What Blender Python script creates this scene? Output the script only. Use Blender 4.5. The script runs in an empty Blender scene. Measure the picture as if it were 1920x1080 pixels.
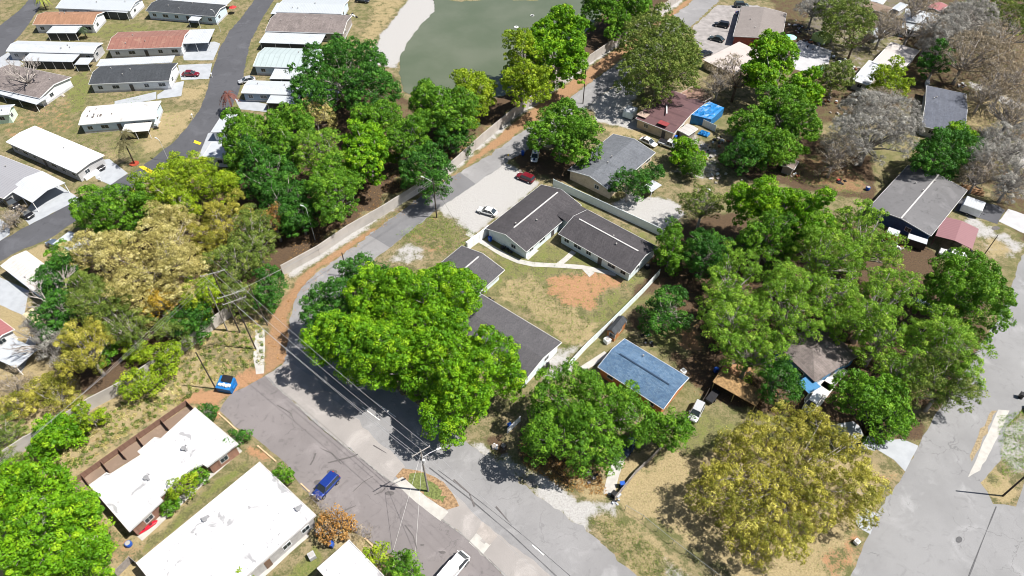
import bpy, bmesh, math, random
import numpy as np
from mathutils import Vector, Matrix
R = math.radians
random.seed(7); rng = np.random.default_rng(7)
# ------------------------------------------------------------------ camera, light
CH, PITCH, F = 100.0, R(47.0), 1280.0
S = bpy.context.scene
COL = S.collection
cd = bpy.data.cameras.new('camera'); cam = bpy.data.objects.new('camera', cd); COL.objects.link(cam)
cd.sensor_width = 36; cd.lens = 24; cd.clip_start = 1; cd.clip_end = 8000
cam.location = (0, 0, CH); cam.rotation_euler = (R(90) - PITCH, 0, 0)
S.camera = cam
SUN_EL, SUN_AZ = R(59), R(97)          # compass azimuth measured from +Y towards +X
w = bpy.data.worlds.new('World'); S.world = w; w.use_nodes = True
nt = w.node_tree; bg = nt.nodes['Background']
sky = nt.nodes.new('ShaderNodeTexSky'); sky.sky_type = 'NISHITA'; sky.sun_disc = False
sky.sun_elevation = SUN_EL; sky.sun_rotation = SUN_AZ; sky.air_density = 1.0; sky.dust_density = 1.5
nt.links.new(sky.outputs[0], bg.inputs[0]); bg.inputs[1].default_value = 0.058
ld = bpy.data.lights.new('sun', 'SUN'); ld.energy = 5.0; ld.angle = R(0.5); ld.color = (1, .955, .88)
sun = bpy.data.objects.new('sun', ld); COL.objects.link(sun)
sd = Vector((math.sin(SUN_AZ) * math.cos(SUN_EL), math.cos(SUN_AZ) * math.cos(SUN_EL), math.sin(SUN_EL)))
sun.rotation_euler = sd.to_track_quat('Z', 'Y').to_euler(); sun.location = (60, 60, 120)
S.view_settings.view_transform = 'Standard'; S.view_settings.look = 'None'
S.view_settings.exposure = 0.72; S.view_settings.gamma = 1
S.cycles.filter_width = 1.0; S.cycles.max_bounces = 6; S.cycles.diffuse_bounces = 3; S.cycles.transparent_max_bounces = 4
sp, cp = math.sin(PITCH), math.cos(PITCH)
def G(x, y, z=0.0):                     # where the sight line of photo pixel x, y meets height z
    u = (x - 960) / F; v = (y - 540) / F; t = (CH - z) / (sp + v * cp)
    return Vector((u * t, (cp - v * sp) * t, z))
def scl(y, z=0.0):                      # photo pixels per metre there
    return F * (sp + (y - 540) / F * cp) / (CH - z)
# ------------------------------------------------------------------ materials
MATS = {}
class N:
    def __init__(s, name):
        s.m = bpy.data.materials.new(name); s.m.use_nodes = True; s.t = s.m.node_tree
        s.b = s.t.nodes['Principled BSDF']; s.tc = s.t.nodes.new('ShaderNodeTexCoord')
    def n(s, typ, **k):
        o = s.t.nodes.new('ShaderNode' + typ)
        for a, b in k.items(): setattr(o, a, b)
        return o
    def l(s, a, b): s.t.links.new(a, b)
    def noise(s, scale, detail=4, rough=.55, vec=None, dist=0):
        o = s.n('TexNoise'); o.inputs['Scale'].default_value = scale; o.inputs['Detail'].default_value = detail
        o.inputs['Roughness'].default_value = rough; o.inputs['Distortion'].default_value = dist
        s.l(vec or s.tc.outputs['Object'], o.inputs['Vector']); return o.outputs[0]
    def ramp(s, fac, lo, hi):
        o = s.n('MapRange'); o.interpolation_type = 'SMOOTHSTEP'; o.inputs[1].default_value = lo; o.inputs[2].default_value = hi
        s.l(fac, o.inputs[0]); return o.outputs[0]
    def mix(s, fac, a, b, mode='MIX'):
        o = s.n('Mix', data_type='RGBA', blend_type=mode)
        if isinstance(fac, (int, float)): o.inputs[0].default_value = fac
        else: s.l(fac, o.inputs[0])
        for i, c in ((6, a), (7, b)):
            if isinstance(c, tuple): o.inputs[i].default_value = (*c, 1)
            else: s.l(c, o.inputs[i])
        return o.outputs[2]
    def math(s, op, a, b=0.0, c=0.0):
        o = s.n('Math', operation=op)
        for i, q in enumerate((a, b, c)):
            if isinstance(q, (int, float)): o.inputs[i].default_value = q
            else: s.l(q, o.inputs[i])
        return o.outputs[0]
    def bump(s, h, strength=.4, dist=.05):
        o = s.n('Bump'); o.inputs['Strength'].default_value = strength; o.inputs['Distance'].default_value = dist
        s.l(h, o.inputs['Height']); s.l(o.outputs[0], s.b.inputs['Normal'])
    def attr(s, name): 
        o = s.n('Attribute'); o.attribute_name = name; return o
    def out(s, col, rough=.8, metal=0, spec=.3):
        if isinstance(col, tuple): s.b.inputs['Base Color'].default_value = (*col, 1)
        else: s.l(col, s.b.inputs['Base Color'])
        s.b.inputs['Roughness'].default_value = rough; s.b.inputs['Metallic'].default_value = metal
        s.b.inputs['Specular IOR Level'].default_value = spec
        return s.m
def dk(c, f): return tuple(x * f for x in c)
def M_plain(name, c, rough=.6, metal=0, var=.25, sc=1.5):
    if name in MATS: return MATS[name]
    q = N(name); f = q.ramp(q.noise(sc, 5), .3, .75)
    MATS[name] = q.out(q.mix(f, c, dk(c, 1 - var)), rough, metal); return MATS[name]
def M_asphalt(name, c, dark=.6, cracks=.5):
    if name in MATS: return MATS[name]
    q = N(name)
    a = q.mix(q.ramp(q.noise(.09, 5, .6), .35, .7), c, dk(c, .8))
    a = q.mix(q.ramp(q.noise(.5, 6, .7, dist=1.5), .52, .72), a, dk(c, dark))
    a = q.mix(q.ramp(q.noise(.22, 5, .6, dist=.6), .52, .72), a, dk(c, 1.22))
    v = q.n('TexVoronoi', feature='DISTANCE_TO_EDGE'); v.inputs['Scale'].default_value = .16
    vm = q.n('Mapping'); nz = q.n('TexNoise'); nz.inputs['Scale'].default_value = .8; nz.inputs['Detail'].default_value = 5
    q.l(q.tc.outputs['Object'], nz.inputs['Vector'])
    va = q.n('VectorMath', operation='MULTIPLY_ADD'); q.l(nz.outputs['Color'], va.inputs[0]); va.inputs[1].default_value = (2.5, 2.5, 0)
    q.l(q.tc.outputs['Object'], va.inputs[2]); q.l(va.outputs[0], v.inputs['Vector'])
    cr = q.math('SUBTRACT', 1.0, q.ramp(v.outputs[0], .002, .009))
    cr = q.math('MULTIPLY', cr, q.ramp(q.noise(.13, 3), .45, .6)); cr = q.math('MULTIPLY', cr, cracks * .6)
    a = q.mix(cr, a, dk(c, .35))
    fine = q.noise(7, 3, .7)
    a = q.mix(q.ramp(fine, .35, .7), a, q.mix(.5, a, dk(c, .75)))
    q.bump(fine, .3, .02)
    MATS[name] = q.out(a, .85); return MATS[name]
def M_shingle(name, c, c2, var=.5, streak=.3):
    if name in MATS: return MATS[name]
    q = N(name)
    b = q.n('TexBrick'); b.inputs['Scale'].default_value = 1; b.inputs['Brick Width'].default_value = .45; b.inputs['Row Height'].default_value = .22
    b.inputs['Mortar Size'].default_value = .015; b.inputs['Color1'].default_value = (*c, 1); b.inputs['Color2'].default_value = (*c2, 1); b.inputs['Mortar'].default_value = (*dk(c, .5), 1)
    q.l(q.tc.outputs['Object'], b.inputs['Vector'])
    a = q.mix(q.ramp(q.noise(.35, 5, .6), .35, .7), b.outputs[0], q.mix(.5, b.outputs[0], dk(c, 1 - var)))
    mp = q.n('Mapping'); mp.inputs['Scale'].default_value = (2.2, .25, .25); q.l(q.tc.outputs['Object'], mp.inputs[0])
    a = q.mix(q.math('MULTIPLY', q.ramp(q.noise(.8, 5, .6, vec=mp.outputs[0]), .45, .75), streak), a, dk(c, 2.2))
    a = q.mix(q.math('MULTIPLY', q.ramp(q.noise(2.6, 5, .85), .5, .62), .55), a, dk(c, .45))
    MATS[name] = q.out(a, .9); return MATS[name]
def M_metalroof(name, c, axis=0, pitch=.6, rust=None, stain=.3):
    if name in MATS: return MATS[name]
    q = N(name); wv = q.n('TexWave', bands_direction='XYZ'[axis], wave_profile='SIN'); wv.inputs['Scale'].default_value = 1 / pitch / 3.18
    q.l(q.tc.outputs['Object'], wv.inputs['Vector'])
    a = q.mix(q.ramp(wv.outputs[1], .9, 1), c, dk(c, .78))
    a = q.mix(q.math('MULTIPLY', q.ramp(q.noise(.7, 6, .7, dist=1), .5, .75), stain), a, rust or dk(c, .5))
    q.bump(wv.outputs[1], .35, .03)
    MATS[name] = q.out(a, .45, 0, .4); return MATS[name]
def M_flat(name, c, stain=.5):
    if name in MATS: return MATS[name]
    q = N(name)
    a = q.mix(q.math('MULTIPLY', q.ramp(q.noise(.32, 5, .6, dist=.8), .565, .66), stain), c, dk(c, .5))
    a = q.mix(q.math('MULTIPLY', q.ramp(q.noise(1.3, 5, .7), .60, .70), stain), a, dk(c, .35))
    MATS[name] = q.out(a, .6); return MATS[name]
def M_siding(name, c, axis=2, pitch=.2):
    if name in MATS: return MATS[name]
    q = N(name); wv = q.n('TexWave', bands_direction='XYZ'[axis], wave_profile='SAW'); wv.inputs['Scale'].default_value = 1 / pitch / 6.3
    q.l(q.tc.outputs['Object'], wv.inputs['Vector'])
    a = q.mix(q.ramp(wv.outputs[1], .8, 1), c, dk(c, .7))
    a = q.mix(q.math('MULTIPLY', q.ramp(q.noise(.8, 5), .5, .8), .3), a, dk(c, .6))
    MATS[name] = q.out(a, .7); return MATS[name]
def M_glass(name='window_glass', c=(.03, .04, .05)):
    if name in MATS: return MATS[name]
    q = N(name); MATS[name] = q.out(c, .08, 0, .6); return MATS[name]
def M_paint(name, c):
    if name in MATS: return MATS[name]
    q = N(name); q.b.inputs['Coat Weight'].default_value = .6; q.b.inputs['Coat Roughness'].default_value = .08
    MATS[name] = q.out(q.mix(q.ramp(q.noise(3, 4), .5, .8), c, dk(c, .8)), .35, .2, .5); return MATS[name]
def M_leaf(name, c1, c2, c3, trans=.3):
    if name in MATS: return MATS[name]
    q = N(name); t = q.attr('tint').outputs['Fac']
    big = q.ramp(q.noise(.28, 3), .35, .65)
    a = q.mix(big, dk(c1, .85), dk(c2, 1.1)); a = q.mix(q.ramp(t, .35, 1.0), a, c3)
    a = q.mix(q.ramp(t, 0, .35), q.mix(.55, a, dk(c1, .55)), a)
    q.out(a, .55, 0, .25)
    tr = q.n('BsdfTranslucent'); q.l(q.mix(.5, a, dk(c3, 1.1)), tr.inputs[0])
    ms = q.n('MixShader'); ms.inputs[0].default_value = trans
    q.l(q.b.outputs[0], ms.inputs[1]); q.l(tr.outputs[0], ms.inputs[2])
    q.l(ms.outputs[0], q.t.nodes['Material Output'].inputs[0])
    MATS[name] = q.m; return MATS[name]
white_flat = M_flat('white roof membrane', (.58, .58, .60), 1)
white_paint = M_plain('white paint', (.8, .81, .82), .5, 0, .12)
white_metal = M_metalroof('white ribbed aluminium', (.43, .455, .49), 0, .5, None, .5)
concrete = M_plain('pale concrete', (.4, .39, .39), .85, 0, .25, .8)
dark_metal = M_plain('dark metal', (.03, .03, .035), .4, .3)
glass = M_glass()
bark = M_plain('tree bark', (.17, .13, .10), .9, 0, .5, 4)
pale_bark = M_plain('pale grey bark', (.42, .38, .35), .9, 0, .4, 4)
creosote = M_plain('dark creosote wood', (.075, .06, .05), .9, 0, .4, 3)
grey_wood = M_plain('grey weathered wood', (.30, .27, .25), .9, 0, .4, 3)
tyre_m = M_plain('tyre rubber', (.02, .02, .02), .8); rim_m = M_plain('alloy rim', (.5, .5, .52), .3, .8)
# ------------------------------------------------------------------ object helpers
def finish(name, me, mat, parent=None, loc=None, rz=0, smooth=False):
    o = bpy.data.objects.new(name, me); COL.objects.link(o)
    if mat: me.materials.append(mat)
    if smooth: me.polygons.foreach_set('use_smooth', [True] * len(me.polygons))
    if parent: o.parent = parent
    if loc is not None: o.location = loc
    o.rotation_euler = (0, 0, rz); return o
def tag(o, label=None, cat=None, group=None, kind=None):
    if label: o['label'] = label
    if cat: o['category'] = cat
    if group: o['group'] = group
    if kind: o['kind'] = kind
    return o
def thing(name, label, cat, loc, rz=0, group=None):
    o = bpy.data.objects.new(name, None); COL.objects.link(o); o.location = loc; o.rotation_euler = (0, 0, rz)
    o.empty_display_size = .5; return tag(o, label, cat, group)
class MB:
    def __init__(s): s.v = []; s.f = []
    def poly(s, pts):
        b = len(s.v); s.v += [tuple(p) for p in pts]; s.f.append(tuple(range(b, b + len(pts))))
    def box(s, c, d, rz=0, taper=1.0):
        b = len(s.v); cx, cy, cz = c; hx, hy, hz = d[0] / 2, d[1] / 2, d[2] / 2; ca, sa = math.cos(rz), math.sin(rz)
        for z in (-1, 1):
            k = 1 if z < 0 else taper
            for x, y in ((-1, -1), (1, -1), (1, 1), (-1, 1)):
                X, Y = x * hx * k, y * hy * k; s.v.append((cx + X * ca - Y * sa, cy + X * sa + Y * ca, cz + z * hz))
        s.f += [(b+3, b+2, b+1, b), (b+4, b+5, b+6, b+7)] + [(b + i, b + (i+1) % 4, b + 4 + (i+1) % 4, b + 4 + i) for i in range(4)]
    def tube(s, pts, rads, n=6, cap=True):
        pts = [Vector(p) for p in pts]; b = len(s.v)
        if isinstance(rads, (int, float)): rads = [rads] * len(pts)
        for i, p in enumerate(pts):
            t = (pts[min(i+1, len(pts)-1)] - pts[max(i-1, 0)]).normalized()
            a = t.orthogonal().normalized(); c = t.cross(a)
            if i and a.dot(pa) < 0: a = -a; c = -c
            pa = a
            for k in range(n):
                q = 2 * math.pi * k / n; s.v.append(tuple(p + (a * math.cos(q) + c * math.sin(q)) * rads[i]))
        for i in range(len(pts) - 1):
            for k in range(n):
                s.f.append((b + i*n + k, b + i*n + (k+1) % n, b + (i+1)*n + (k+1) % n, b + (i+1)*n + k))
        if cap:
            s.f.append(tuple(b + k for k in reversed(range(n)))); e = b + (len(pts)-1) * n; s.f.append(tuple(e + k for k in range(n)))
    def cyl(s, c, r, h, n=12, r2=None): s.tube([c, (c[0], c[1], c[2] + h)], [r, r if r2 is None else r2], n)
    def prism(s, pts, z0, z1):
        b = len(s.v); n = len(pts); s.v += [(p[0], p[1], z0) for p in pts] + [(p[0], p[1], z1) for p in pts]
        s.f.append(tuple(reversed(range(b, b + n)))); s.f.append(tuple(range(b + n, b + 2*n)))
        s.f += [(b + i, b + (i+1) % n, b + n + (i+1) % n, b + n + i) for i in range(n)]
    def build(s, name, mat, parent=None, loc=None, rz=0, smooth=False, bevel=0):
        me = bpy.data.meshes.new(name); me.from_pydata(s.v, [], s.f); me.update()
        o = finish(name, me, mat, parent, loc, rz, smooth)
        if bevel:
            m = o.modifiers.new('b', 'BEVEL'); m.width = bevel; m.segments = 2; m.limit_method = 'ANGLE'
        return o
def ccw(pts):
    a = sum(pts[i][0] * pts[(i+1) % len(pts)][1] - pts[(i+1) % len(pts)][0] * pts[i][1] for i in range(len(pts)))
    return pts if a > 0 else pts[::-1]
# ------------------------------------------------------------------ ground with natural patches
def wnoise(X, Y, seed, f):
    r = np.random.default_rng(seed); o = np.zeros_like(X)
    for k in range(7):
        a = r.uniform(0, 6.28); q = f * r.uniform(.5, 2.2)
        o += np.sin((X * np.cos(a) + Y * np.sin(a)) * q + r.uniform(0, 6.28) + 1.3 * np.sin((X * np.sin(a) - Y * np.cos(a)) * q * .6 + r.uniform(0, 6)))
    return o / 4
far = [215, 250, 300, 400, 800, 1600, 3000]
gx = np.array([-v for v in far[::-1]] + list(np.arange(-195, 195.1, .62)) + far)
gy = np.array([-3000, -1200, -500, -200, -80, -20, 5] + list(np.arange(22, 250.1, .62)) + [270, 310, 400, 800, 1600, 3000.])
GX, GY = np.meshgrid(gx, gy)
dz = GY * cp + CH * sp; dz = np.where(dz < 1, 1, dz)
PX = 960 + F * GX / dz; PY = 540 + F * (CH * cp - GY * sp) / dz
def inpoly(px, py, poly):
    x0, y0 = min(p[0] for p in poly), min(p[1] for p in poly); x1, y1 = max(p[0] for p in poly), max(p[1] for p in poly)
    m = np.zeros(px.shape, bool); sel = (px >= x0) & (px <= x1) & (py >= y0) & (py <= y1)
    a, b = px[sel], py[sel]; r = np.zeros(a.shape, bool); n = len(poly)
    for i in range(n):
        (xa, ya), (xb, yb) = poly[i], poly[(i+1) % n]
        if ya == yb: continue
        c = ((ya > b) != (yb > b)) & (a < (xb - xa) * (b - ya) / (yb - ya) + xa); r ^= c
    m[sel] = r; return m
ZC = {k: np.zeros(GX.shape) for k in ('green', 'orange', 'sand', 'litter', 'straw', 'mulch', 'char')}
zone_i = 0
def zone(k, poly, val=1.0, warp=1.0, soft=2):
    global zone_i; zone_i += 1
    sc = F / dz
    wx = (wnoise(GX, GY, zone_i * 3, 1.0) * 1.1 + wnoise(GX, GY, zone_i * 3 + 1, .35) * 1.0) * warp * sc
    wy = (wnoise(GX, GY, zone_i * 5 + 2, 1.1) * .8 + wnoise(GX, GY, zone_i * 5 + 3, .35) * 1.0) * warp * sc * .6
    m = inpoly(PX + wx, PY + wy, poly).astype(float) * val
    for _ in range(soft):
        m = (m + np.roll(m, 1, 0) + np.roll(m, -1, 0) + np.roll(m, 1, 1) + np.roll(m, -1, 1)) / 5
    keep = 1 - m / max(val, .01) * min(1, val)
    for q in ZC: ZC[q] *= keep
    ZC[k] += m
# later zones lie over earlier ones
zone('straw', [(-100, 560), (60, 560), (200, 600), (420, 600), (540, 500), (640, 440), (560, 720), (430, 780), (300, 1120), (-150, 1120)], .75)
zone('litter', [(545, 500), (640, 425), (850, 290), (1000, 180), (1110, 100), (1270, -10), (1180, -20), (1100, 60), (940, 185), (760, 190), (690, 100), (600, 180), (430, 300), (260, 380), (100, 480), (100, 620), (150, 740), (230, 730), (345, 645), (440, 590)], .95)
zone('orange', [(690, 150), (760, 190), (940, 240), (860, 300), (760, 350), (650, 320)], .45)
zone('sand', [(690, 105), (715, 60), (745, 25), (775, -10), (812, -10), (820, 22), (795, 45), (766, 82), (755, 110), (745, 130), (700, 120)], .95, .5)
zone('straw', [(655, 100), (690, 40), (700, -10), (775, -10), (735, 35), (700, 90)], .6)
zone('green', [(160, 45), (260, 40), (300, 60), (280, 80), (180, 75), (150, 60)], .5)
zone('green', [(130, 140), (170, 130), (165, 200), (110, 240), (140, 260), (60, 235), (120, 190)], .55)
zone('orange', [(60, 200), (130, 185), (150, 240), (20, 270), (0, 245)], .35)
zone('straw', [(340, 165), (392, 155), (385, 185), (330, 190)], .7, .3)
zone('straw', [(300, 210), (370, 205), (340, 250), (290, 290), (200, 300), (210, 265), (290, 240)], .7, .6)
zone('green', [(200, 270), (280, 250), (265, 300), (215, 300)], .4)
zone('straw', [(50, 465), (85, 455), (112, 490), (90, 510), (45, 480)], .9, .3)
zone('straw', [(0, 570), (50, 595), (60, 620), (0, 600)], .9, .3)
zone('straw', [(30, 690), (70, 640), (110, 680), (60, 730)], .8)
zone('orange', [(330, 760), (372, 735), (440, 715), (480, 690), (500, 712), (430, 742), (405, 770), (395, 790), (360, 765)], .8)
zone('orange', [(360, 640), (470, 600), (530, 560), (545, 620), (520, 690), (440, 720), (400, 690)], .35)
zone('green', [(330, 660), (470, 610), (490, 650), (430, 690), (350, 720), (150, 830), (130, 800), (250, 720)], .25)
zone('orange', [(130, 850), (330, 740), (350, 755), (150, 895), (140, 912)], .3)
zone('orange', [(135, 900), (165, 930), (245, 1010), (300, 1000), (250, 1060), (200, 1060), (170, 980)], .4)
zone('green', [(262, 1030), (455, 858), (485, 860), (262, 1048)], .65, .5)
zone('green', [(520, 1085), (590, 1010), (615, 1040), (590, 1085)], .75)
zone('mulch', [(1292, -5), (1304, -5), (1262, 30), (1215, 68), (1165, 111), (1100, 158), (1030, 211), (960, 258), (850, 328), (787, 368), (692, 439), (645, 475), (592, 510), (565, 538), (550, 568), (542, 600), (540, 640), (536, 670), (505, 700), (492, 702), (498, 640), (505, 600), (535, 555), (562, 515), (605, 487), (722, 410), (850, 325), (962, 229), (1140, 102), (1225, 45)], .95, .35)
zone('sand', [(1275, -3), (1292, -5), (1225, 43), (1140, 100), (962, 227), (850, 323), (722, 408), (605, 485), (562, 513), (540, 530), (545, 505), (655, 434), (780, 358), (905, 262), (1102, 114)], .8, .25)
zone('litter', [(745, 385), (780, 365), (800, 350), (770, 380), (720, 420), (690, 432)], .5, .3)
zone('orange', [(450, 850), (480, 835), (500, 840), (518, 868), (487, 862)], .8, .4)
zone('straw', [(528, 862), (560, 905), (600, 955), (690, 1010), (740, 1050), (800, 1090), (650, 1090), (590, 968)], .8, .5)
zone('sand', [(1110, 190), (1165, 145), (1200, 150), (1190, 215), (1230, 250), (1170, 245), (1120, 225)], .85, .8)
zone('straw', [(1115, 235), (1180, 240), (1260, 262), (1150, 258)], .7, .8)
zone('sand', [(1290, 250), (1330, 262), (1370, 290), (1330, 330), (1250, 330), (1290, 280)], .5)
zone('sand', [(885, 340), (945, 307), (975, 315), (1010, 345), (915, 420), (890, 440), (830, 408), (818, 390)], .95, .5)
zone('litter', [(950, 290), (980, 270), (1070, 290), (1110, 340), (1040, 345), (990, 325)], .8)
zone('orange', [(740, 460), (818, 400), (860, 410), (900, 440), (860, 465), (850, 480), (760, 495)], .35)
zone('green', [(790, 425), (850, 405), (880, 440), (830, 455)], .4)
zone('sand', [(735, 465), (770, 455), (800, 480), (760, 495), (720, 490)], .6)
zone('green', [(900, 455), (990, 440), (1040, 455), (1150, 505), (1230, 520), (1160, 610), (1080, 650), (940, 560), (920, 500)], .5)
zone('straw', [(930, 545), (1000, 510), (1080, 590), (1140, 600), (1080, 680), (1010, 610)], .65)
zone('orange', [(1015, 545), (1050, 510), (1120, 508), (1160, 530), (1140, 565), (1090, 585), (1060, 575)], .72, 2.0, 4)
zone('sand', [(1055, 640), (1085, 640), (1070, 690), (1020, 720), (1000, 705)], .6)
zone('sand', [(1145, 390), (1180, 360), (1280, 385), (1290, 400), (1245, 432), (1170, 408)], .9, .8)
zone('green', [(1040, 350), (1240, 450), (1225, 470), (1130, 410), (1060, 375)], .5)
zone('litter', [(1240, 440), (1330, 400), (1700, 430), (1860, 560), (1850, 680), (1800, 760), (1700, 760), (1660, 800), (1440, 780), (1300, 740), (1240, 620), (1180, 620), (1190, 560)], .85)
zone('green', [(1180, 560), (1240, 520), (1300, 600), (1300, 680), (1230, 650)], .55)
zone('orange', [(1270, 615), (1310, 600), (1330, 660), (1290, 660)], .7)
zone('orange', [(1355, 685), (1390, 675), (1400, 700), (1380, 710), (1350, 700)], .9)
zone('litter', [(1330, 290), (1480, 240), (1640, 300), (1640, 380), (1560, 370), (1400, 330)], .9)
zone('orange', [(1490, 300), (1560, 290), (1630, 330), (1620, 370), (1510, 350)], .55)
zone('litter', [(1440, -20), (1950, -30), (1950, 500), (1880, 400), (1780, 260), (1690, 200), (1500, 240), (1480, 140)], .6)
zone('char', [(1560, -20), (1720, -20), (1700, 60), (1600, 110), (1500, 60)], .5)
zone('straw', [(1800, 180), (1870, 170), (1920, 230), (1830, 250), (1790, 230)], .8)
zone('sand', [(1815, 150), (1920, 195), (1920, 215), (1815, 160)], .8, .4)
zone('sand', [(1890, 260), (1950, 290), (1950, 330), (1860, 300)], .6)
zone('sand', [(1800, 395), (1900, 440), (1920, 460), (1900, 490), (1850, 480), (1830, 440)], .7)
zone('straw', [(1840, 440), (1890, 450), (1900, 480), (1850, 490)], .7)
zone('sand', [(868, 830), (905, 830), (960, 860), (1030, 900), (1075, 935), (1145, 940), (1160, 975), (1115, 985), (1105, 1003), (1017, 940), (960, 895), (900, 852)], .95, .5)
zone('char', [(960, 870), (1010, 890), (1030, 925), (1000, 930), (960, 900), (900, 850), (930, 835)], .45)
zone('litter', [(905, 820), (940, 815), (955, 855), (930, 860)], .8, .5)
zone('litter', [(970, 790), (1060, 850), (1150, 850), (1140, 930), (1080, 925), (1020, 880), (960, 850)], .7)
zone('straw', [(1070, 880), (1110, 870), (1140, 860), (1200, 840), (1240, 840), (1150, 940), (1080, 930)], .85)
zone('orange', [(1105, 975), (1150, 965), (1200, 990), (1300, 1090), (1210, 1090), (1150, 1030)], .5)
zone('straw', [(1105, 975), (1155, 962), (1230, 1010), (1400, 1130), (1220, 1130), (1150, 1040)], .55)
zone('sand', [(1230, 1040), (1290, 1070), (1360, 1120), (1280, 1120)], .6)
zone('straw', [(1155, 945), (1245, 850), (1330, 790), (1600, 860), (1690, 880), (1650, 950), (1600, 1070), (1560, 1120), (1400, 1120), (1290, 1010)], .8)
zone('green', [(1240, 840), (1320, 760), (1400, 800), (1330, 860)], .5)
zone('orange', [(1590, 1000), (1630, 1000), (1600, 1070), (1550, 1090), (1540, 1050)], .5)
zone('orange', [(1630, 880), (1695, 885), (1650, 940)], .4)
zone('litter', [(1640, 770), (1720, 790), (1735, 815), (1690, 830), (1640, 820)], .9)
zone('char', [(1885, 800), (1950, 760), (1950, 900), (1900, 880)], .55)
zone('straw', [(1838, 880), (1870, 865), (1905, 920), (1900, 945), (1870, 945), (1835, 910)], .9, .4)
zone('green', [(1845, 885), (1870, 880), (1880, 920), (1850, 915)], .5, .4)
zone('sand', [(1870, 800), (1920, 780), (1950, 800), (1950, 870), (1905, 905), (1875, 865)], .6)
zone('orange', [(755, 877), (782, 880), (815, 892), (845, 918), (863, 949), (838, 957), (792, 932), (757, 908), (735, 890)], .85, .2, 1)
zone('green', [(770, 885), (800, 885), (835, 925), (830, 945), (790, 925), (765, 905)], .75, .3, 1)
zone('sand', [(1580, 40), (1700, 40), (1700, 110), (1640, 170), (1490, 130)], .3)

def ground():
    ny, nx = GX.shape; v = np.stack([GX, GY, np.zeros_like(GX)], -1).reshape(-1, 3)
    idx = np.arange(nx * ny).reshape(ny, nx)
    f = np.stack([idx[:-1, :-1], idx[:-1, 1:], idx[1:, 1:], idx[1:, :-1]], -1).reshape(-1, 4)
    me = bpy.data.meshes.new('ground'); me.vertices.add(len(v)); me.vertices.foreach_set('co', v.astype('f').ravel())
    me.loops.add(f.size); me.loops.foreach_set('vertex_index', f.astype('i').ravel())
    me.polygons.add(len(f)); me.polygons.foreach_set('loop_start', np.arange(0, f.size, 4, dtype='i'))
    me.update()
    for nm, ks in (('zone_a', ('green', 'orange', 'sand', 'litter')), ('zone_b', ('straw', 'mulch', 'char', 'char'))):
        a = me.color_attributes.new(nm, 'FLOAT_COLOR', 'POINT')
        a.data.foreach_set('color', np.clip(np.stack([ZC[k].ravel() for k in ks], -1), 0, 1).astype('f').ravel())
    q = N('natural ground'); za, zb = q.attr('zone_a'), q.attr('zone_b')
    sa, sb = q.n('SeparateColor'), q.n('SeparateColor'); q.l(za.outputs['Color'], sa.inputs[0]); q.l(zb.outputs['Color'], sb.inputs[0])
    med = q.noise(.55, 7, .72); fine = q.noise(3.2, 5, .75); big = q.noise(.07, 4, .6)
    n1 = q.math('ADD', q.math('MULTIPLY', med, .6), q.math('MULTIPLY', fine, .4))
    base = q.mix(q.ramp(n1, .43, .56), (0.10, 0.10, 0.045), (0.245, 0.197, 0.118))
    base = q.mix(q.ramp(big, .4, .65), base, q.mix(.5, base, (0.109, 0.122, 0.0408)))
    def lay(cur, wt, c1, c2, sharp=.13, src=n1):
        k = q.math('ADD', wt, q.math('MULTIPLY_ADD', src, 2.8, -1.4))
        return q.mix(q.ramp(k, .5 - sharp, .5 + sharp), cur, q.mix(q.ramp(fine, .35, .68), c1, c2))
    c = lay(base, sb.outputs[0], (.34, .275, .155), (.22, .175, .095))
    c = lay(c, sa.outputs[0], (0.105, 0.136, 0.034), (0.184, 0.177, 0.068))
    c = lay(c, sa.outputs[1], (.38, .215, .12), (.25, .145, .08))
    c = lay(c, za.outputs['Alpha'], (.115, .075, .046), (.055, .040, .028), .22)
    c = lay(c, sb.outputs[1], (0.33, 0.20, 0.11), (0.20, 0.12, 0.07), .2)
    c = lay(c, sa.outputs[2], (.40, .395, .39), (.29, .28, .275), .25)
    c = lay(c, sb.outputs[2], (0.0884, 0.0816, 0.0816), (0.15, 0.136, 0.129), .3)
    speck = q.noise(9, 3, .8)
    c = q.mix(q.math('MULTIPLY', q.ramp(speck, .56, .68), .55), c, q.mix(.6, c, (.05, .04, .03)))
    c = q.mix(q.math('MULTIPLY', q.ramp(q.noise(6.1, 4, .8), .6, .7), .4), c, q.mix(.6, c, (.75, .68, .55)))
    q.bump(q.math('ADD', fine, med), .7, .12); q.out(c, .95, 0, .1)
    tag(finish('ground', me, q.m), kind='structure')
ground()
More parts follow.
